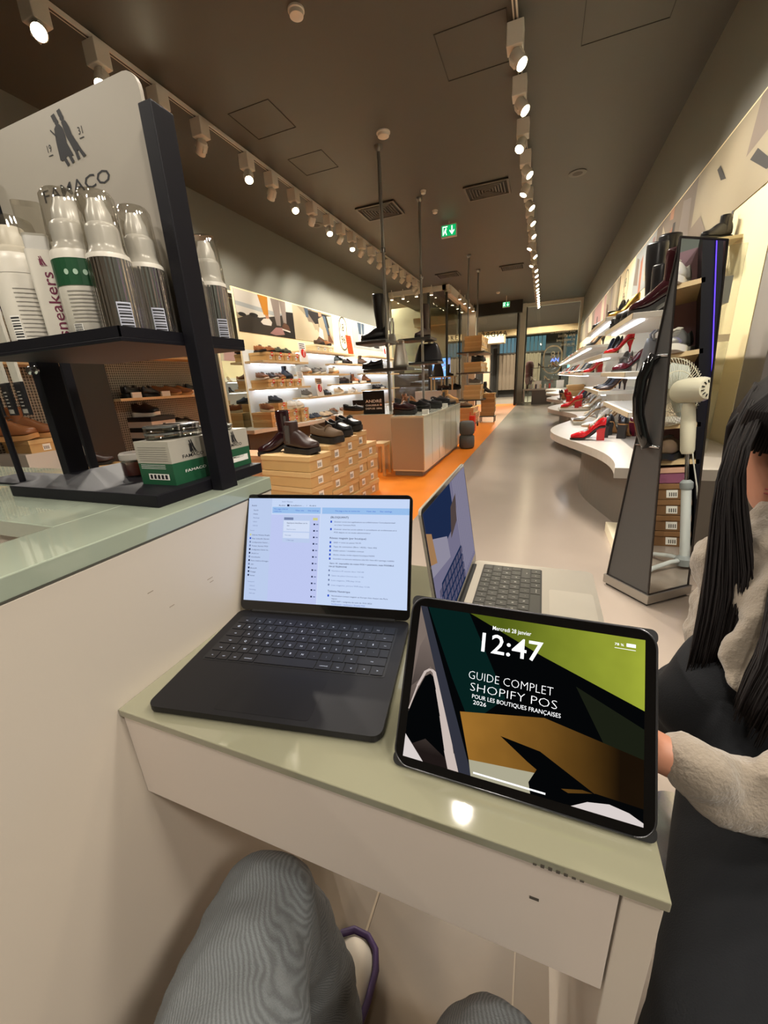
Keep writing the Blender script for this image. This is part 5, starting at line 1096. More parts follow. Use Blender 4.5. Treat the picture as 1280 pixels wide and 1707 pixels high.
def bottle(kind, loc, label, r=.025, group=None, rot=0):
    t = thing('foam_bottle' if kind != 'tube' else 'cleaner_tube', label, 'bottle', loc, rot, group)
    if kind == 'tube':
        Mr = Matrix.Rotation(VA+PI/2-.1,4,'Z')
        MB().prism(rrect(.034,.022,.006),0,.128,0,Mr).build('body', M_wplas, t, smooth='auto')
        MB().prism(rrect(.030,.020,.006),.128,.148,0,Mr).build('collar', M_milky, t, smooth='auto')
        MB().prism(rrect(.033,.022,.006),.146,.186,0,Mr).build('clear_cap', M_clear, t, smooth='auto')
        x = MB(); n = Mr@Vector((0,-1,0)); o_ = Mr@Vector((.010,-.0113,.014))
        text(x,'sneakers',.020,frame(o_,(0,0,1),n.cross(Vector((0,0,1)))),0,width=.086,bold=.008)
        Mz = frame(Mr@Vector((.001,-.0113,.113)), Mr@Vector((1,0,0)), (0,0,1)); emblem(x, Mz, .012)
        x.build('lettering', M_purp, t); return t
    if kind == 'big':
        MB().lathe([(r*.9,0),(r,.004),(r,.125),(r*.97,.132),(r*.86,.142),(r*.62,.148),(.001,.149)],28).build('body', M_wplas, t, smooth='auto')
        MB().lathe([(r*.6,.146),(r*.58,.165),(r*.45,.175),(.001,.176)],24).build('pump', M_wplas, t, smooth='auto')
        MB().lathe([(r*.93,.136),(r*.9,.165),(r*.78,.184),(r*.4,.190),(.001,.190)],28).build('clear_cap', M_clear, t, smooth='auto')
        x = MB(); cyl_patch(x,r+.0004,VA-.9,VA+.9,.108,.1085,0)
        for k in range(12): cyl_patch(x,r+.0004,VA-.35,VA+.75,.02+.006*k,.0212+.006*k,0)
        barcode(x,r+.0005,VA-.6,.2,.012,.05,1,2); x.build('label_print', [M_greyprint, M_paper, M_ink], t); return t
    if kind == 'green':
        MB().lathe([(r*.9,0),(r,.004),(r,.112),(r*.96,.117)],28).build('body', M_wplas, t, smooth='auto')
        x = MB(); cyl_patch(x,r+.0006,0,2*PI,.072,.105,0,28)
        for k in range(4): x.poly([((r+.0009)*math.cos(VA-.55+.34*k+.09*math.cos(q*PI/6)),(r+.0009)*math.sin(VA-.55+.34*k+.09*math.cos(q*PI/6)),.088+.0035*math.sin(q*PI/6)) for q in range(12)],2)
        for k in range(9): cyl_patch(x,r+.0006,VA-.75,VA+.6,.026+.0048*k,.0272+.0048*k,1)
        barcode(x,r+.0006,VA-.65,.2,.012,.024,3,4); cyl_patch(x,r+.0006,VA+.25,VA+.5,.006,.016,4,3)
        x.build('label', [M_green, M_greyprint, mat('pale_green','#a9c4ae',.5), M_paper, M_ink], t)
    else:
        MB().lathe([(r*.9,0),(r,.003),(r,.014),(r,.10),(r*.97,.104)],32).build('body', M_wplas, t, smooth='auto')
        x = MB(); cyl_patch(x,r+.0005,0,2*PI,.004,.098,0,32); barcode(x,r+.0008,VA+.15,.33,.008,.045,1,2); x.build('silver_label', [M_silver, mat('bluish_paper','#b9bccb',.5), M_ink], t, smooth=True)
    z = .117 if kind == 'green' else .104
    MB().lathe([(r*.95,z),(r*.8,z+.006),(r*.76,z+.012),(r*.76,z+.03),(r*.72,z+.034),(r*.6,z+.037),(r*.55,z+.05),(r*.42,z+.058),(r*.38,z+.064),(.001,z+.065)],24).build('pump', M_milky, t, smooth='auto')
    MB().lathe([(r*.97,z-.002),(r*.93,z+.01),(r*.86,z+.05),(r*.84,z+.066),(r*.7,z+.072),(.001,z+.073)],28).build('clear_cap', M_clear, t, smooth='auto')
    return t
zs = 1.2128
bottle('big',(-.772,.455,zs),'large white foam bottle with printed back label at the left end of the stand shelf',.038)
bottle('tube',(-.688,.437,zs),'slim white tube with plum sneakers lettering on the stand shelf')
bottle('green',(-.624,.446,zs),'white foam bottle with dark green label at the front of the stand shelf',.0325)
SG = 'silver foam bottles on the stand shelf'
for k,(x,y) in enumerate(((-.561,.443),(-.561,.497),(-.561,.575),(-.561,.629))):
    bottle('silver',(x,y,zs),'silver labelled foam bottle, %s from the front along the right shelf edge' % ORD[k],.0262,SG)
for k,(x,y) in enumerate(((-.622,.508),(-.685,.505),(-.765,.51))):
    bottle('silver',(x,y,zs),'silver labelled foam bottle in the second row, %s from the right' % ORD[k],.0262,SG)
# ---- carton boxes and jars on the stand base
def carton(loc, w_, d_, h_, lb, front):
    t = thing('carton', lb, 'box', loc); MB().box(0,w_,0,d_,0,h_*.5).build('lower_half', mat('carton_green','#1d5236',.45), t); MB().box(0,w_,0,d_,h_*.5,h_).build('upper_half', mat('carton_white','#aaa498',.5), t)
    x = MB()
    # right (+x) face
    Mx = frame((w_+.0004,d_*.5,h_*.80),(0,1,0),(0,0,1)); emblem(x, Mx, h_*.3)
    text(x,'FAMACO',h_*.11,frame((w_+.0004,d_*.5,h_*.57),(0,1,0),(0,0,1)),0,'C',width=d_*.5,bold=.01)
    text(x,'FAMACO',h_*.09,frame((w_+.0004,d_*.5,h_*.24),(0,1,0),(0,0,1)),1,'C',width=d_*.5,bold=.01)
    # front (-y) face
    for k in range(7): x.quad((w_*.08,-.0004,h_*(.56+.05*k)),(w_*.92,-.0004,h_*(.56+.05*k)),(w_*.92,-.0004,h_*(.573+.05*k)),(w_*.08,-.0004,h_*(.573+.05*k)),2)
    for k in range(3): x.quad((w_*.08,-.0004,h_*(.38+.04*k)),(w_*.8,-.0004,h_*(.38+.04*k)),(w_*.8,-.0004,h_*(.39+.04*k)),(w_*.08,-.0004,h_*(.39+.04*k)),1)
    x.quad((w_*.25,-.0004,h_*.12),(w_*.85,-.0004,h_*.12),(w_*.85,-.0004,h_*.26),(w_*.25,-.0004,h_*.26),1)
    for k in range(5): x.quad((w_*(.29+.11*k),-.0006,h_*.14),(w_*(.36+.11*k),-.0006,h_*.14),(w_*(.36+.11*k),-.0006,h_*.24),(w_*(.29+.11*k),-.0006,h_*.24),0)
    if front:
        x.quad((w_+.0004,d_*.3,h_*.14),(w_+.0004,d_*.9,h_*.14),(w_+.0004,d_*.9,h_*.3),(w_+.0004,d_*.3,h_*.3),1)
    x.build('printing', [M_ink, M_paper, M_greyprint], t); return t
carton((-.63,.463,.992),.077,.092,.072,'white and green carton with dark emblem at the front corner of the stand base',False)
carton((-.632,.572,.992),.077,.082,.072,'second white and green carton behind the right post of the stand',True)
for k,(x,y) in enumerate(((-.60,.50),(-.596,.535),(-.59,.61))):
    for q in range(2 if k < 2 else 1):
        t = thing('glass_jar', ('clear flat jar on the front carton, %s','clear flat jar towards the rear of the front carton, %s','clear flat jar on the rear carton, %s')[k] % ('bottom of the pair','top of the pair')[q], 'jar', (x,y,1.064+.0115*q), 0)
        MB().lathe([(.026,0),(.030,.002),(.030,.0075),(.028,.008)],24).build('glass_body', glass('jar_glass','#e6e6df',.16,.03), t, smooth='auto')
        MB().lathe([(.0305,.008),(.0305,.0108),(.029,.0113),(.001,.0113)],24).build('rim', mat('jar_rim','#a9a9a6',.2,.8), t, smooth='auto')
t = thing('cream_jar','small jar of brown shoe cream with clear lid on the stand base','jar',(-.715,.52,.992))
MB().lathe([(.020,.001),(.022,.003),(.022,.028)],24).build('cream', mat('brown_cream','#4a1f15',.15,coat=.5), t, smooth='auto')
MB().lathe([(.0225,0),(.0235,.002),(.0235,.032)],24).build('glass', glass('jar_glass2','#efe9e2',.12), t, smooth='auto')
MB().lathe([(.0245,.032),(.025,.034),(.025,.042),(.022,.0445),(.001,.0445)],24).build('lid', mat('clear_lid','#a8a29a',.15), t, smooth='auto')
# rod stand at the far left with insole packs
rs = thing('rod_stand','thin black rod stand beside the display stand at the far left','stand',(-1.05,.49,.972))
MB().box(-1.16,-1.0,.47,.56,.972,.976).build('base_plate', M_black, rs, **W); MB().tube([(-1.028,.487,.976),(-1.028,.487,1.32)],.006,10).build('rod', M_black, rs, smooth='auto', **W)
ph = thing('pack_hanger','black rail behind the stand from which insole packs hang','rail',(-1.4,.60,.972))
MB().box(-1.46,-.985,.61,.616,1.335,1.345).build('rail', M_black, ph, **W); MB().box(-1.47,-1.46,.60,.618,.972,1.36).build('upright', M_black, ph, **W); MB().box(-.985,-.977,.60,.618,.972,1.36).build('upright', M_black, ph, **W)
for k in range(5):
    x = -1.37+.055*k
    t = thing('insole_pack','grey insole pack with black lower half, %s from the left behind the stand' % ORD[k],'insole pack',(x,.60,1.108),-.25,'insole packs behind the stand')
    MB().box(-.028,.028,-.003,.003,.075,.232).build('upper_card', mat('pack_grey','#b9b4a9',.5), t); MB().box(-.0282,.0282,-.0032,.0032,0,.075).build('lower_card', mat('pack_black','#141417',.35), t)
    p_ = MB(); 
    for q in range(5): p_.box(-.018,.006,-.0036,-.0033,.02+.008*q,.023+.008*q,0)
    p_.box(-.02,.02,-.0036,-.0033,.004,.014,0); p_.build('print', M_greyprint, t)
    MB().box(-.004,.004,.003,.010,.215,.2319).build('hook_tab', M_milky, t)

# ================================================================ LAPTOPS
LAY = [[(1.5,'esc')]+[(1,'F%d'%k) for k in range(1,13)]+[(1,'')],
       [(1,c) for c in ('@','&','é','"',"'",'(','§','è','!','ç','à',')','-')]+[(1.5,'del')],
       [(1.5,'tab')]+[(1,c) for c in 'AZERTYUIOP^$']+[(1,'ret')],
       [(1.75,'caps')]+[(1,c) for c in 'QSDFGHJKLMù`']+[(.75,'')],
       [(1.25,'maj')]+[(1,c) for c in '<WXCVBN,;:=']+[(2.25,'maj')],
       [(1,'fn'),(1,'ctrl'),(1,'opt'),(1.25,'command'),(5,''),(1.25,'command'),(1,'opt'),(1,'<'),(1,'^'),(1,'>')]]
def laptop(lb, loc, rz, w_, d_, lean, lidh, body, deck, keym, legm, dense, screen_fn):
    t = thing('laptop', lb, 'laptop', loc, rz)
    b = MB(); b.prism(rrect(w_,d_,.012,0,d_/2),.003,.0125); b.build('base', body, t, bevel=.0012)
    b = MB()
    for (a,c) in ((-.4,.1),(.4,.1),(-.4,.9),(.4,.9)): b.lathe([(.006,0),(.006,.003)],12,0,None,a*w_,c*d_)
    b.build('feet', RB, t)
    kw = w_*.885; ky1 = d_*.90; ky0 = d_*.415; u = kw/14.5; rh = (ky1-ky0)/6
    b = MB(); b.prism(rrect(kw+.005,ky1-ky0+.004,.004,0,(ky0+ky1)/2),.0124,.0128); kb = b.build('keyboard', deck, t)
    g = .0011
    for r_, row in enumerate(LAY):
        x = -kw/2; y1 = ky1-rh*r_
        for k,(wu,ch) in enumerate(row):
            mbk = MB(); mbk.box(x+g,x+wu*u-g,y1-rh+g,y1-g,.0127,.0138,0)
            if ch:
                s_ = .0052 if len(ch) == 1 else .0030
                text(mbk,ch,s_,frame((x+wu*u/2,y1-rh*.62,.01385),(1,0,0),(0,1,0)),1,'C')
            ko = mbk.build('key', [keym, legm], kb); x += wu*u
    b = MB(); b.prism(rrect(w_*.42,ky0-.018-.004,.006,0,(ky0-.018)/2+.006),.0124,.0127); b.build('trackpad', dense, t)
    b = MB(); b.box(-w_*.42,w_*.42,d_-.006,d_+.002,.006,.0155); b.build('hinge', RB, t)
    ML = frame((0,d_-.001,.0135),(1,0,0),(0,math.sin(lean),math.cos(lean)))
    b = MB(); b.prism(rrect(w_,lidh,.010,0,lidh/2),-.0042,0,0,ML); lid = b.build('lid', body, t, bevel=.0008)
    b = MB(); b.prism(rrect(w_-.002,lidh-.002,.009,0,lidh/2),0,.0006,0,ML); b.build('bezel', mat('bezel_black','#08080a',.08,coat=.5), lid)
    sw = w_-.010; sh_ = lidh-.024
    sb = MB(); Msc = ML@Matrix.Translation((-sw/2, .017, .0008))
    screen_fn(sb, Msc, sw, sh_)
    sb.build('screen', SCR, lid)
    b = MB(); b.box(-.018,.018,lidh-.0115,lidh-.0045,.0006,.0012,0,ML); 
    return t
EM = .56
SCR = [emi('ui_white','#cfe0ff',EM), emi('ui_side','#c3d4f6',EM), emi('ui_ink','#16254f',.4), emi('ui_grey','#7f8fb8',.5), emi('ui_bar','#9fc6f5',EM), emi('ui_blue','#2a50c8',.6), emi('ui_card','#dbe7ff',EM), emi('ui_yellow','#d8d690',EM), emi('ui_lilac','#c6d0fa',EM),
       emi('refl_grey','#6e6a86',0.36), emi('refl_navy','#26375f',0.36), emi('refl_wood','#b58a5f',0.45), emi('refl_lilac','#8d88a6',0.39), emi('refl_pale','#b3aec4',0.36), emi('refl_brown','#6b5a58',0.33)]
def ui(sb, M, w_, h_):
    z = [0.0]
    def R_(u0,v0,u1,v1,mi): z[0] += .000012; sb.quad((u0*w_,v0*h_,z[0]),(u1*w_,v0*h_,z[0]),(u1*w_,v1*h_,z[0]),(u0*w_,v1*h_,z[0]),mi,M)
    def T_(s,u,v,size,mi=2,width=None,bold=0): z[0] += .000004; text(sb,s,size*h_,M@Matrix.Translation((u*w_,v*h_,z[0])),mi,'L',width=None if width is None else width*w_,bold=bold)
    R_(0,0,1,1,0); R_(0,0,.155,1,1); R_(.155,0,.47,.84,8)
    R_(.16,.855,.47,.915,4); R_(.48,.855,1,.915,4)
    T_('André × Boutique',.22,.962,.02,3,.07); T_('André',.02,.92,.022,2); T_('André   /   Installation ...   /   André',.20,.925,.02,2,.24); R_(.255,.922,.27,.942,2)
    T_('This page is live on',.17,.89,.018,5,.09); T_('notion.site',.17,.868,.018,5,.05); T_('View site',.31,.878,.018,5,.055); T_('Site settings',.39,.878,.018,5,.07)
    T_('This page is live on notion.site',.56,.878,.018,5,.15); T_('View site',.75,.878,.018,5,.055); T_('Site settings',.83,.878,.018,5,.07)
    for k,(s,m) in enumerate((('Search',2),('Home',2),('Meetings',3),('Inbox',3),('Library',3))): T_(s,.035,.875-.038*k,.019,m)
    T_('Favoris',.02,.675,.015,3)
    for k,s in enumerate(('Refonte Website Shopify','Plan LinkedIn Starter','Configuration Starter ...','Ticket Starter POS','Configuration Starter de...','André.co','Artedusite','Pixel x André en Bretagne','CRM','Bonsoft','Fiyaga','Sunet')):
        R_(.018,.63-.036*k,.028,.648-.036*k,(7,5,3,3,2,2,3,2,3,2,2,2)[k]); T_(s,.035,.63-.036*k,.017,2,min(.115,.006*len(s)))
    T_('Teamspaces',.02,.175,.015,3)
    for k,s in enumerate(('Général','Marketing','Add new')): T_(s,.035,.135-.036*k,.017,3)
    R_(.235,.575,.41,.835,1); R_(.24,.79,.30,.815,3); R_(.238,.68,.405,.785,6); T_('Expliquez identifiant sur le',.26,.755,.018,2,.13); T_('site',.26,.73,.018,2); T_('Envoi en cours',.26,.695,.016,3)
    R_(.238,.615,.405,.67,6); T_('New page',.25,.638,.016,3); T_('+ New page',.26,.59,.016,3)
    R_(.425,.79,.455,.815,7)
    for k in range(12): R_(.43,.745-.062*k,.44,.76-.062*k,2); R_(.447,.747-.062*k,.46,.757-.062*k,3)
    R_(.468,0,.472,.85,6)
    T_('(BLOQUANT)',.535,.815,.026,2,.11,.01)
    def CK(v): R_(.535,v-.004,.545,v+.016,5)
    CK(.775); T_('Donner accès aux applications au collaborateur Consultantsretail',.56,.775,.017,2,.36); T_("et à leur l'univers POS.",.56,.745,.017,2,.13)
    CK(.705); T_('Donner tous les accès admin à consultants et architectes.et à',.56,.705,.017,2,.37); T_('POS depuis où en mode administrateur',.56,.675,.017,2,.22)
    T_('Réseau magasin (par boutique)',.535,.62,.024,2,.22,.006)
    for k,s in enumerate(('SSID + mise au passe Wi-Fi','Type de connexion (fibre / ADSL / box 4G)','Débit admin / mobilité connue','Accès réseau invité séparé boutique NON','Coordon ou secours existante (clé 5G / box 4G / partage mobile)')):
        v = .58-.038*k; CK(v); T_(s,.56,v,.017,2,min(.36,.0063*len(s)))
    T_('Gare 14 : impossible de router POS + paiements, mais POSSIBLE',.54,.385,.018,2,.38,.012); T_('VIA LE TELEPHONE',.535,.355,.018,2,.11,.012)
    for k,s in enumerate(('Numéros IP caisses dans 14.0 04','Sabot de pièce Chrome.doc 11 kb','Liste magasins_TPE.dwp 14 kb','Liste magasins_picture WiFi.dwp 12 kb')): R_(.535,.315-.044*k,.544,.332-.044*k,3); T_(s,.555,.315-.044*k,.017,3,.0062*len(s))
    T_('Tablette Numérique',.535,.125,.024,2,.135,.006); CK(.085); T_('Nomination contact magasin en Europe chez chaque site Paris',.56,.085,.017,2,.33); T_('magasins',.56,.06,.016,2); T_('DÉJÀ FAIT + assignées de suite de 10.01.2026',.56,.035,.016,2,.24); T_('Vérification / application Shopify POS',.56,.01,.016,5,.2)
laptop('dark grey laptop with a lit work planning page, front left on the side desk', (-.293,.280,.75), math.radians(9.2), .306,.224, math.radians(23), .207, mat('space_black','#151417',.5,.4), mat('key_well','#0b0b0e',.5), mat('key_black','#0e0d12',.45), emi('key_legend','#dfe4f2',.7), mat('trackpad_black','#161518',.42,.4), ui)
def screen_reflection(sb, M, w_, h_):  # reflection in the silver laptop's screen, painted as glowing shapes
    def P(pts, mi, z): sb.poly([(a*w_, c*h_, z) for a,c in pts], mi, M)
    P([(0,0),(1,0),(1,1),(0,1)],12,.00001); P([(0,.0),(.62,.0),(.62,.36),(.12,.36)],10,.00004)
    for k in range(9):
        for q in range(4): P([(.06+.065*k,.03+.082*q),(.11+.065*k,.03+.082*q),(.115+.065*k,.09+.082*q),(.065+.065*k,.09+.082*q)],9,.00007)
    P([(0,.55),(.55,.62),(.55,1),(0,1)],10,.00003); P([(.42,.55),(.60,.62),(.66,.86),(.5,.80)],14,.00006); P([(0,.5),(.35,.42),(.34,.62),(.0,.8)],13,.00005); P([(0,.6),(.1,.55),(.08,.8),(0,.85)],11,.00007)
    for k in range(10): P([(.62+.038*k,.05),(.635+.038*k,.05),(.635+.038*k,1),(.62+.038*k,1)],13,.00005)
laptop('silver grey laptop turned sideways behind the tablet', (.113,.628,.75), PI/2, .313,.224, math.radians(8), .212, mat('space_grey','#b3ac9f',.38,.6), mat('key_well2','#2a2823',.5), mat('key_grey','#3b3a34',.4), mat('key_legend2','#d9d6cb',.5), mat('trackpad_grey','#bdb6a8',.35,.5), screen_reflection)

# ================================================================ TABLET
tl = thing('tablet','tablet in a black case leaning on the desk edge, lock screen showing 12:47','tablet',(-.004,.285,.75))
ang = math.radians(31.5); MT = frame((-.004,.287,.7535),(1,0,0),(0,math.sin(ang),math.cos(ang)))
W_,H_ = .236,.1745
b = MB(); b.prism(rrect(W_,H_,.017,0,H_/2),-.0085,-.001,0,MT); b.build('case', mat('case_black','#151517',.6), tl, world=True, bevel=.002)
b = MB(); b.prism(rrect(W_-.003,H_-.003,.016,0,H_/2),-.001,.0005,0,MT); b.build('front_glass', mat('tablet_glass','#040405',.05,coat=.6), tl, world=True)
b = MB(); r_ = rrect(W_-.001,H_-.001,.0165,0,H_/2,8); b.tube([MT@Vector((p[0],p[1],-.0004)) for p in r_+r_[:1]],.0012,6); b.build('metal_rim', mat('tablet_rim','#5d5d60',.3,.9), tl, smooth=True, world=True)
for sx_,sy in ((-1,0),(1,0),(-1,1),(1,1)):
    b = MB(); b.prism(rrect(.03,.014,.006,sx_*(W_/2-.0145),H_*sy+(-.0062 if sy else .0062)),-.0095,-.0003,0,MT); b.build('case_corner', MATS['case_black'], tl, world=True)
b = MB(); o1 = MT@Vector((0,H_*.62,-.009)); b.prism([(-.09,o1.y),(.09,o1.y),(.09,o1.y+.004),(-.09,o1.y+.004)],0,.001); 
fl_ = MB(); p1 = MT@Vector((-.09,H_*.7,-.009)); p2 = MT@Vector((.09,H_*.7,-.009)); q1 = Vector((p1.x,.44,.752)); q2 = Vector((p2.x,.44,.752)); n_v = Vector((0,.0025,.001))
fl_.add([p1,p2,q2,q1,p1+n_v,p2+n_v,q2+n_v,q1+n_v],[(0,3,2,1),(4,5,6,7),(0,1,5,4),(1,2,6,5),(2,3,7,6),(3,0,4,7)]); fl_.build('stand_flap', MATS['case_black'], tl, world=True)
SW,SH = W_-.020,H_-.020
def grad_emi(key, c0, c1, s, axis, lo, hi):
    m = bpy.data.materials.new(key); m.use_nodes = True; nt = m.node_tree; nt.nodes.clear()
    tc = nt.nodes.new('ShaderNodeTexCoord'); sp = nt.nodes.new('ShaderNodeSeparateXYZ'); nt.links.new(tc.outputs['Object'], sp.inputs[0])
    r = nt.nodes.new('ShaderNodeMapRange'); r.inputs[1].default_value = lo; r.inputs[2].default_value = hi; nt.links.new(sp.outputs[axis], r.inputs[0])
    cr = nt.nodes.new('ShaderNodeValToRGB'); cr.color_ramp.elements[0].color = lin(c0); cr.color_ramp.elements[1].color = lin(c1); nt.links.new(r.outputs[0], cr.inputs[0])
    n = nt.nodes.new('ShaderNodeTexNoise'); n.inputs['Scale'].default_value = 30; nt.links.new(tc.outputs['Object'], n.inputs['Vector'])
    mr_ = nt.nodes.new('ShaderNodeMapRange'); mr_.inputs[3].default_value = .8*s; mr_.inputs[4].default_value = 1.2*s; nt.links.new(n.outputs[0], mr_.inputs[0])
    e = nt.nodes.new('ShaderNodeEmission'); nt.links.new(cr.outputs[0], e.inputs[0]); nt.links.new(mr_.outputs[0], e.inputs[1])
    o = nt.nodes.new('ShaderNodeOutputMaterial'); nt.links.new(e.outputs[0], o.inputs[0]); return m
TM = [emi('wall_black','#07090b',0.39), grad_emi('wall_lime','#5c6a1c','#a9b43c',0.52,0,-.02,.11), grad_emi('wall_wood','#1c1208','#a5742f',0.55,0,.09,-.05), emi('wall_bar','#3a3c48',0.45), grad_emi('wall_arch','#191414','#8d7d75',0.45,2,.05,.125), emi('wall_stroke','#d8c8c0',0.52), emi('wall_pale','#b9b49a',0.52), emi('wall_white','#e9dfdc',0.52), emi('wall_teal','#0b2a27',0.39), emi('txt_white','#ffffff',0.75), emi('txt_dim','#8d8f90',0.59), emi('wall_green_dark','#262b1d',0.33), grad_emi('wall_arch2','#2a211f','#9c8a80',0.36,2,.02,.1)]
sb = MB(); MS = MT@Matrix.Translation((-SW/2,(H_-SH)/2,.0008)); zz = [0.0]
def TP(pts, mi): zz[0] += .00002; sb.poly([(a*SW, c*SH, zz[0]) for a,c in pts], mi, MS)
def TT(s,u,v,size,mi,width,bold=0,al='L'): text(sb,s,size*SH,MS@Matrix.Translation((u*SW,v*SH,zz[0]+.00003)),mi,al,width=width*SW,bold=bold)
TP([(0,0),(1,0),(1,1),(0,1)],0)
TP([(.04,1),(.25,1),(.45,.5),(.3,.3),(.2,.55)],8)
TP([(0,.0),(.27,.0),(.13,.55),(.03,1),(0,1)],12)
TP([(0,.45),(.02,.72),(.05,.82),(.09,.80),(.12,.62),(.15,.45),(.12,.56),(.085,.6),(.05,.52)],4)
pts = [(.0,.30),(.03,.46),(.06,.56),(.085,.585),(.11,.56),(.135,.46),(.17,.30),(.21,.1),(.235,.0)]
TP([(.0,.06),(.0,.28)]+[(a+.004,c-.03) for a,c in pts[1:-2]]+[(.2,.06),(.1,.14)],0)
for k in range(len(pts)-1):
    a,c = pts[k],pts[k+1]; w0 = .004+.004*k; TP([(a[0]-w0*.5,a[1]),(c[0]-w0*.5,c[1]),(c[0]+w0+.002,c[1]),(a[0]+w0,a[1])],5)
TP([(.0,.0),(.10,.0),(.0,.14)],7)
TP([(.0,1),(.035,1),(.33,.0),(.27,.0)],3)
TP([(.255,1),(1,1),(1,.60),(.60,.80)],1); TP([(.74,.66),(1,.50),(1,.22),(.86,.36)],11)
TP([(.25,.36),(.62,.44),(1,.34),(1,.09),(.83,.10),(.72,.06),(.60,.12),(.31,.09)],2)
TP([(.31,.09),(.60,.12),(.58,.0),(.325,.0)],6)
TP([(.44,.275),(.61,.245),(.83,.095),(.78,.10),(.70,.075),(.80,.03),(.70,.015),(.72,.0),(.58,.0),(.57,.06),(.60,.14),(.56,.17)],0)
TP([(.74,.0),(.80,.045),(.88,.065),(.95,.05),(1,.02),(1,.0)],7)
TT('Mercredi 28 janvier',.455,.915,.038,9,.175,.002,'C'); TT('12:47',.46,.765,.175,9,.275,.008,'C')
TT('GUIDE COMPLET',.275,.577,.074,9,.375,-.02); TT('SHOPIFY POS',.288,.504,.074,9,.38,-.02); TT('POUR LES BOUTIQUES FRANÇAISES',.30,.460,.036,9,.385,-.002); TT('2026',.307,.424,.036,9,.06,-.002)
TT('78 %',.885,.945,.02,9,.035,.01); TP([(.93,.945),(.965,.945),(.965,.965),(.93,.965)],9); TP([(.885,.928),(.965,.928),(.965,.931),(.885,.931)],9)
TP([(.335,.018),(.64,.018),(.64,.028),(.335,.028)],9)
sb.build('screen', TM, tl, world=True)
# ================================================================ PEOPLE
def skin(nodes, edges, root=0, sub=2):
    """rounded tapered limbs between the joints, merged to one surface later by remesh()"""
    mb = MB(); K = 0.90
    for i0, i1 in edges:
        p0 = Vector(nodes[i0][0]); p1 = Vector(nodes[i1][0]); r0 = nodes[i0][1]*K; r1 = nodes[i1][1]*K
        ax = p1-p0; ln_ = ax.length; d = ax.normalized()
        a = d.cross(Vector((0,0,1)) if abs(d.z) < .9 else Vector((1,0,0))).normalized(); b = d.cross(a)
        prof = [(-r0*math.cos(t), r0*math.sin(t)) for t in (.12,.4,.75,1.1,1.4)]
        for q in (.15,.3,.45,.6,.75,.9):
            f = q*q*(3-2*q); prof.append((ln_*q, r0+(r1-r0)*f))
        prof += [(ln_+r1*math.cos(t), r1*math.sin(t)) for t in (1.4,1.1,.75,.4,.12)]
        prof = [p for k, p in enumerate(prof) if k == 0 or p[0] > prof[k-1][0]]
        mb.loft([[p0+d*h+(a*math.cos(2*PI*k/18)+b*math.sin(2*PI*k/18))*r for k in range(18)] for h, r in prof])
    return mb.v, mb.f
def chain(mb, pts, closed_sub=2, mi=0):
    g = skin(pts, [(i,i+1) for i in range(len(pts)-1)], 0, closed_sub); mb.add(g[0], g[1], mi)
def remesh(o, size, smooth=0):
    bm = bmesh.new(); bm.from_mesh(o.data); bmesh.ops.remove_doubles(bm, verts=bm.verts, dist=1e-6); bmesh.ops.recalc_face_normals(bm, faces=bm.faces); bm.to_mesh(o.data); bm.free()
    m = o.modifiers.new('remesh','REMESH'); m.mode = 'VOXEL'; m.voxel_size = size; m.use_smooth_shade = True; m.use_remove_disconnected = True; m.threshold = .12
    if smooth: s_ = o.modifiers.new('smooth','SMOOTH'); s_.iterations = smooth; s_.factor = .5
    apply_mods(o)
    bm = bmesh.new(); bm.from_mesh(o.data); left = set(bm.verts); drop = []
    while left:
        v = left.pop(); st = [v]; isl = [v]
        while st:
            a = st.pop()
            for e in a.link_edges:
                q = e.other_vert(a)
                if q in left: left.discard(q); st.append(q); isl.append(q)
        if len(isl) < 400: drop += isl
    bmesh.ops.delete(bm, geom=drop, context='VERTS'); bm.to_mesh(o.data); bm.free()
M_skin = mat('skin','#a8745c',.5,noise=.05,nscale=30); M_hair = mat('dark_hair','#0d0706',.62,spec=.2,noise=.3,nscale=60); M_fleece = mat('beige_fleece','#84796b',.95,bump=.8,bscale=260,noise=.08,nscale=60,sheen=.3); M_navy = mat('navy_cloth','#070a10',.95,bump=.4,bscale=500,noise=.12,nscale=150)
M_denim = mat('denim','#6c7072',.9,bump=.6,bscale=700,noise=.16,nscale=22)
def denim():
    m = M_denim; nt = m.node_tree; b = nt.nodes['Principled BSDF']
    tc = nt.nodes.new('ShaderNodeTexCoord'); wv = nt.nodes.new('ShaderNodeTexWave'); wv.inputs['Scale'].default_value = 125; wv.inputs['Distortion'].default_value = 0.8; wv.inputs['Detail Scale'].default_value = 3; wv.inputs['Detail'].default_value = 1; wv.bands_direction = 'DIAGONAL'
    nt.links.new(tc.outputs['Object'], wv.inputs['Vector'])
    mx = nt.nodes.new('ShaderNodeMix'); mx.data_type = 'RGBA'; mx.blend_type = 'MULTIPLY'; mx.inputs[0].default_value = .38
    src = b.inputs['Base Color'].links[0].from_socket
    nt.links.new(src, mx.inputs[6]); nt.links.new(wv.outputs['Color'], mx.inputs[7]); nt.links.new(mx.outputs[2], b.inputs['Base Color'])
denim()
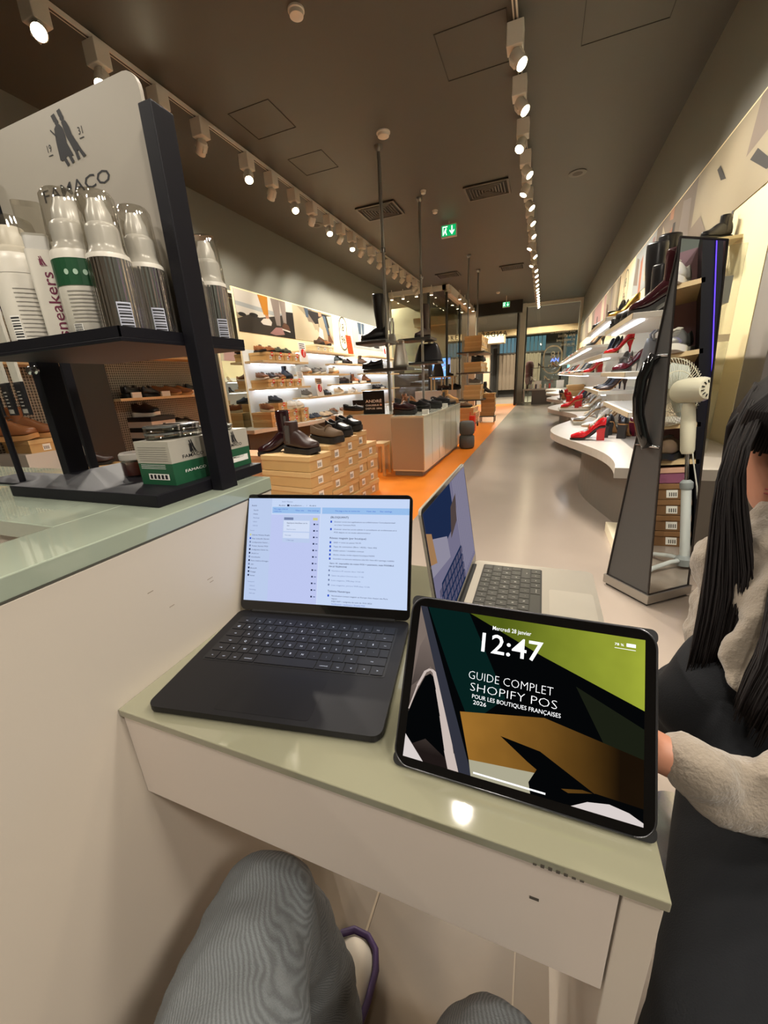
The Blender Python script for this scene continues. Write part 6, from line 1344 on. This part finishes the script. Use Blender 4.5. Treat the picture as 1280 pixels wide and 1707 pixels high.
# ---- the woman at the right
wm_ = thing('person','person with long dark hair and fringe in a beige fleece jacket and navy trousers','person',(.42,.80,0))
body = MB()
nodes = [((.43,.80,.55),.085),((.42,.80,.68),.08),((.41,.80,.79),.075),((.405,.81,.88),.045),((.40,.83,.95),.045),
         ((.335,.80,.80),.034),((.41,.54,.645),.030),((.24,.40,.705),.028),((.148,.372,.762),.021),((.118,.376,.770),.022),
         ((.50,.79,.815),.034),((.54,.56,.66),.032),((.44,.40,.60),.025),
         ((.35,.60,.50),.07),((.205,.28,.485),.05),((.225,.36,.25),.042),((.23,.36,.08),.032),((.22,.27,.03),.03),
         ((.46,.60,.50),.07),((.36,.27,.47),.05),((.38,.36,.25),.042),((.385,.36,.08),.032),((.375,.27,.03),.03)]
edges = [(0,1),(1,2),(2,3),(3,4),(2,5),(5,6),(6,7),(7,8),(8,9),(2,10),(10,11),(11,12),(0,13),(13,14),(14,15),(15,16),(16,17),(0,18),(18,19),(19,20),(20,21),(21,22)]
g_ = skin(nodes, edges); body.add(*g_)
# fingers of the hand resting behind the tablet, and of the other hand
def hand(base, d, s, curl, L_=.075):
    d = Vector(d).normalized(); s = Vector(s).normalized(); n = d.cross(s)
    for k in range(4):
        o = Vector(base)+s*(-.021+.014*k); l = L_*(.85,1,.95,.75)[k]
        chain(body, [(o-d*.02,.0085),(o+d*l*.35-n*0,.0082),(o+d*l*.7+n*curl*.4,.0075),(o+d*l*.9+n*curl,.0062)])
    o = Vector(base)-s*.022-d*.015; chain(body, [(o,.010),(o-s*.022+d*.018,.0095),(o-s*.03+d*.04+n*curl*.4,.008)])
hand((.100,.378,.772),(-1,.1,.05),(0,.55,-.85),-.012)
hand((.428,.39,.597),(-.85,-.5,-.1),(.3,-.7,.6),.012)
# head
hc_ = Vector((.408,.872,1.0)); fw = Vector((-.38,-.91,-.16)).normalized(); rt = fw.cross(Vector((0,0,1))).normalized(); upv = rt.cross(fw).normalized()
rings = []
for (z,ff,bb,ss) in ((-.122,.060,.030,.012),(-.116,.078,.005,.028),(-.10,.088,-.02,.043),(-.078,.091,-.045,.054),(-.05,.092,-.075,.061),(-.02,.090,-.09,.067),(.02,.086,-.10,.071),(.06,.084,-.10,.071),(.09,.060,-.085,.058),(.108,.03,-.05,.035),(.114,.0,-.02,.01)):
    cx_ = (ff+bb)/2; rx = (ff-bb)/2
    rings.append([hc_ + fw*(cx_+rx*math.cos(a)) + rt*(ss*math.sin(a)*(1-.08*math.cos(a))) + upv*z for a in [2*PI*i/24 for i in range(24)]])
body.loft(rings)
chain(body, [(hc_+fw*.083+upv*.012,.010),(hc_+fw*.098-upv*.012,.011),(hc_+fw*.103-upv*.020,.012)])
for s_ in (-1,1): chain(body, [(hc_+rt*s_*.070-fw*.01+upv*.01,.010),(hc_+rt*s_*.074-fw*.012-upv*.025,.009)])
bo = body.build('body', M_skin, wm_, world=True, smooth=True); remesh(bo, .0045, 4)
lp = MB()
for s_,z,r_ in ((1,-.050,.006),(1,-.058,.007)):
    pts = [(hc_+fw*(.0965-.6*(u*u))+rt*u+upv*(z+2.2*u*u*(.6 if z > -.055 else 1)), max(.0012,r_*(1-abs(u)/.03))) for u in (-.027,-.018,-.008,0,.008,.018,.027)]
    lp.tube([p[0] for p in pts],[p[1] for p in pts],8)
lp.build('lips', mat('lips','#9a4a45',.4), wm_, world=True, smooth=True)
# hair
def lerpc(P, t):
    k = min(int(t*(len(P)-1)), len(P)-2); f = t*(len(P)-1)-k; return Vector(P[k]).lerp(Vector(P[k+1]), f)
hr = MB(); rr = random.Random(5)
capr = []
for (z,ff,bb,ss) in ((-.05,-.03,-.105,.080),(-.02,.01,-.115,.086),(.0,.02,-.118,.088),(.03,.080,-.12,.088),(.06,.098,-.12,.087),(.09,.080,-.105,.075),(.118,.045,-.07,.05),(.130,.01,-.03,.02)):
    cx_ = (ff+bb)/2; rx = (ff-bb)/2; capr.append([hc_ + fw*(cx_+rx*math.cos(a)) + rt*(ss*math.sin(a)) + upv*z for a in [2*PI*i/28 for i in range(28)]])
hr.loft(capr)
L1 = [(.345,.90,1.10),(.312,.86,1.022),(.291,.82,.945),(.283,.78,.849),(.272,.73,.758),(.258,.69,.676),(.251,.67,.648)]
R1_ = [(.36,.87,1.09),(.313,.80,1.029),(.312,.79,.953),(.324,.76,.882),(.334,.73,.812),(.318,.69,.724),(.297,.67,.654)]
L2 = [(.42,.80,.97),(.356,.74,.872),(.325,.66,.807),(.299,.60,.763),(.276,.57,.722),(.264,.55,.691)]
R2_ = [(.50,.84,.97),(.40,.72,.882),(.36,.64,.822),(.335,.58,.764),(.308,.55,.71),(.295,.54,.655)]
for Lp,Rp,n in ((L1,R1_,230),(L2,R2_,180)):
    fr_ = []
    for q in range(9):
        t = q/8*.93; a = lerpc(Lp,t); c = lerpc(Rp,t); m = (a+c)/2; wv = (c-a)/2; th = Vector((.3,.9,.1)).normalized()*(.03*(1-t*.6))
        fr_.append([m+wv*math.cos(x)*.95+th*math.sin(x) for x in [2*PI*i/12 for i in range(12)]])
    hr.loft(fr_)
    for k in range(n):
        s_ = rr.random(); dp = Vector((.3,.9,.1))*rr.uniform(-.032,.02); e = rr.uniform(.86,1.0); ph = rr.uniform(0,6); rw = rr.uniform(.0012,.0028)
        pts = []
        for q in range(10):
            t = q/9*e; a = lerpc(Lp,t); c = lerpc(Rp,t); pts.append(a.lerp(c, s_+.03*math.sin(ph+5*t))+dp*(1-t*.4)+Vector((.002*math.sin(ph+9*t),0,0)))
        hr.tube(pts,[rw*(1-(q/9)**3*.85) for q in range(10)],4)
for k in range(44):      # fringe
    s_ = -1+2*k/43; a0 = hc_+upv*.118+fw*.035+rt*s_*.03; a1 = hc_+upv*.075+fw*(.104-.03*s_*s_)+rt*s_*.066; a2 = hc_+upv*(.006+rr.uniform(-.004,.004))+fw*(.100-.045*s_*s_)+rt*s_*.080
    hr.tube([a0,a0.lerp(a1,.5)+fw*.016,a1,a2],[.006,.006,.0055,.002],6)
for k in range(46):      # side strands
    sd_ = rr.choice((-1,1)); x0 = rr.uniform(-.09,.02)
    hr.tube([hc_+upv*.09+fw*x0*.7+rt*sd_*.06, hc_+upv*.03+fw*x0+rt*sd_*.09, hc_-upv*.05+fw*(x0-.015)+rt*sd_*(.088), hc_-upv*.14+fw*(x0-.01)+rt*sd_*.082],[.007,.007,.006,.004],5)
ho = hr.build('hair', M_hair, wm_, world=True, smooth=True)
# jacket
jk = MB()
nodes = [((.43,.80,.56),.135),((.415,.80,.66),.14),((.41,.795,.79),.125),((.405,.815,.865),.072),
         ((.33,.80,.80),.066),((.41,.54,.645),.052),((.30,.45,.675),.042),((.225,.402,.712),.038),((.188,.382,.738),.037),((.160,.372,.756),.035),
         ((.51,.79,.815),.065),((.55,.57,.66),.055),((.46,.42,.605),.045)]
g_ = skin(nodes, [(0,1),(1,2),(2,3),(2,4),(4,5),(5,6),(6,7),(7,8),(8,9),(2,10),(10,11),(11,12)]); jk.add(*g_)
# lapel hanging forward and sleeve folds
jk.loft([[Vector(p)+Vector((0,o_,0)) for p,o_ in ((a,0),(c,0),(c,.03),(a,.03))] for a,c in (((.345,.70,.86),(.44,.74,.86)),((.312,.66,.778),(.42,.68,.78)),((.280,.64,.712),(.40,.64,.70)),((.286,.60,.680),(.36,.60,.66)))])
chain(jk, [((.212,.378,.752),.012),((.222,.380,.765),.017),((.25,.395,.762),.018),((.30,.42,.742),.020),((.36,.45,.72),.022)])
chain(jk, [((.215,.375,.765),.013),((.225,.372,.735),.017),((.25,.385,.70),.020),((.30,.42,.66),.024),((.36,.46,.62),.028)])
jo = jk.build('jacket', M_fleece, wm_, world=True, smooth=True); remesh(jo, .006, 10)
cl2 = bpy.data.textures.new('fleece_folds','CLOUDS'); cl2.noise_scale = .045
dm2 = jo.modifiers.new('folds','DISPLACE'); dm2.texture = cl2; dm2.strength = .022; dm2.mid_level = .5; apply_mods(jo)
# trousers
tk = MB()
nodes = [((.42,.80,.54),.15),((.345,.60,.505),.105),((.205,.275,.485),.078),((.23,.36,.25),.068),((.235,.36,.10),.06),
         ((.47,.60,.505),.105),((.365,.27,.475),.078),((.385,.36,.25),.068),((.39,.36,.10),.06)]
g_ = skin(nodes, [(0,1),(1,2),(2,3),(3,4),(0,5),(5,6),(6,7),(7,8)]); tk.add(*g_)
chain(tk, [((.30,.70,.56),.10),((.27,.66,.60),.07),((.33,.72,.64),.08)])
to = tk.build('trousers', M_navy, wm_, world=True, smooth=True); remesh(to, .009, 10)
for x in (.222,.378):
    b = MB(); b.loft([[(x+dx*w2,y,z) for dx,z in ((-1,.0),(1,.0),(.9,h),(-.9,h))] for y,w2,h in ((.40,.035,.07),(.36,.04,.08),(.30,.045,.06),(.23,.045,.045),(.18,.03,.035))]); b.build('shoe', LBK, wm_, world=True, smooth=True)
so_ = thing('stool','dark round stool under the person in the beige jacket','stool',(.43,.84,0)); MB().lathe([(.16,.33),(.17,.345),(.17,.37),(.01,.375)],24).build('seat', M_black, so_, smooth='auto'); MB().tube([(0,0,.02),(0,0,.35)],.02).build('post', M_chrome, so_); MB().lathe([(.17,0),(.17,.015),(.03,.03)],24).build('foot', M_chrome, so_, smooth='auto')

# ---- the viewer's own legs
pv = thing('person','person seated at the desk, only knees in grey blue jeans and a white sneaker visible','person',(-.12,-.3,0))
body = MB()
nodes = [((-.10,-.36,.52),.11),((-.10,-.38,.64),.11),((-.21,-.02,.515),.065),((-.286,.215,.50),.046),((-.283,.28,.25),.036),((-.278,.285,.09),.030),((-.282,.36,.042),.022),
         ((-.03,-.05,.51),.065),((.0,.165,.50),.046),((.01,.20,.25),.042),((.01,.19,.09),.032),((.01,.28,.045),.03)]
g_ = skin(nodes, [(0,1),(0,2),(2,3),(3,4),(4,5),(5,6),(0,7),(7,8),(8,9),(9,10),(10,11)]); body.add(*g_)
bo = body.build('body', M_skin, pv, world=True, smooth=True); remesh(bo, .006, 4)
jn = MB()
nodes = [((-.10,-.36,.525),.15),((-.20,-.05,.515),.098),((-.250,.12,.515),.088),((-.286,.222,.508),.074),((-.287,.275,.34),.066),((-.279,.285,.20),.068),((-.276,.285,.09),.070),
         ((-.03,-.08,.515),.098),((-.006,.10,.508),.083),((.0,.180,.505),.078),((.006,.20,.34),.068),((.01,.19,.10),.072)]
g_ = skin(nodes, [(0,1),(1,2),(2,3),(3,4),(4,5),(5,6),(0,7),(7,8),(8,9),(9,10),(10,11)]); jn.add(*g_)
# seam along the outer side and folds at the knee
jo = jn.build('jeans', M_denim, pv, world=True, smooth=True); remesh(jo, .007, 14)
cl = bpy.data.textures.new('cloth_folds','CLOUDS'); cl.noise_scale = .055
dm = jo.modifiers.new('folds','DISPLACE'); dm.texture = cl; dm.strength = .016; dm.mid_level = .5
apply_mods(jo)
sm_ = MB(); sm_.tube([(-.17,.05,.545),(-.188,.12,.54),(-.214,.20,.515),(-.222,.235,.47),(-.226,.265,.38),(-.218,.285,.26)],.0022,6); sm_.build('seam', mat('denim_seam','#4a5862',.9), jo, smooth=True)
for (x,y,lbx) in ((-.284,.315,0),(.012,.23,1)):
    u = MB(); rr_ = []
    prof = [(-.13,.030,.075),(-.11,.038,.085),(-.06,.040,.085),(-.01,.042,.075),(.04,.046,.065),(.08,.046,.055),(.105,.036,.045),(.118,.018,.036)]
    for (dy,hw_,tz) in prof: rr_.append([(x+hw_*math.cos(a)*(1 if math.sin(a) < .3 else .8),y+dy,.028+max(0,math.sin(a))*(tz-.028)) for a in [2*PI*i/20 for i in range(20)]])
    u.loft(rr_); sn = u.build('sneaker', mat('sneaker_white','#d6cdbd',.6), pv, world=True, smooth=True, sub=1)
    s_ = MB(); ol = []
    pp = [(-.138,.024),(-.12,.040),(-.06,.043),(-.01,.046),(.04,.051),(.085,.050),(.112,.038),(.126,.016)]
    pts = [(x+a,y+dy) for dy,a in pp]+[(x-a,y+dy) for dy,a in reversed(pp)]
    s_.prism(pts,0,.024); s_.build('sole', mat('sneaker_sole','#cbbfae',.6), sn, world=False, bevel=.004)
    for o_ in sn.children: o_.location = (-pv.location.x,-pv.location.y,0)
    r2_ = MB(); r2_.tube([(a,c,.032) for a,c in pts+pts[:1]],.0065,6,flat=1.5); ro = r2_.build('purple_rim', mat('purple_rubber','#3b2550',.5), sn, smooth=True); ro.location = (-pv.location.x,-pv.location.y,0)
    l_ = MB()
    for q in range(4): l_.tube([(x-.018,y-.03+.018*q,.078-.006*q),(x,y-.026+.018*q,.086-.006*q),(x+.018,y-.03+.018*q,.078-.006*q)],.003,6)
    lo_ = l_.build('laces', RW, sn, smooth=True); lo_.location = (-pv.location.x,-pv.location.y,0)
so_ = thing('stool','low dark stool under the seated viewer','stool',(-.10,-.40,0)); MB().box(-.17,.17,-.15,.15,.34,.38).build('seat', M_black, so_, bevel=.005)
for a,b in ((-.15,-.13),(.15,-.13),(-.15,.13),(.15,.13)): MB().box(a-.012,a+.012,b-.012,b+.012,0,.34).build('leg', M_black, so_)
for o_ in (_box,_head,_lens,_arm,_stem,md_,me_): bpy.data.objects.remove(o_)
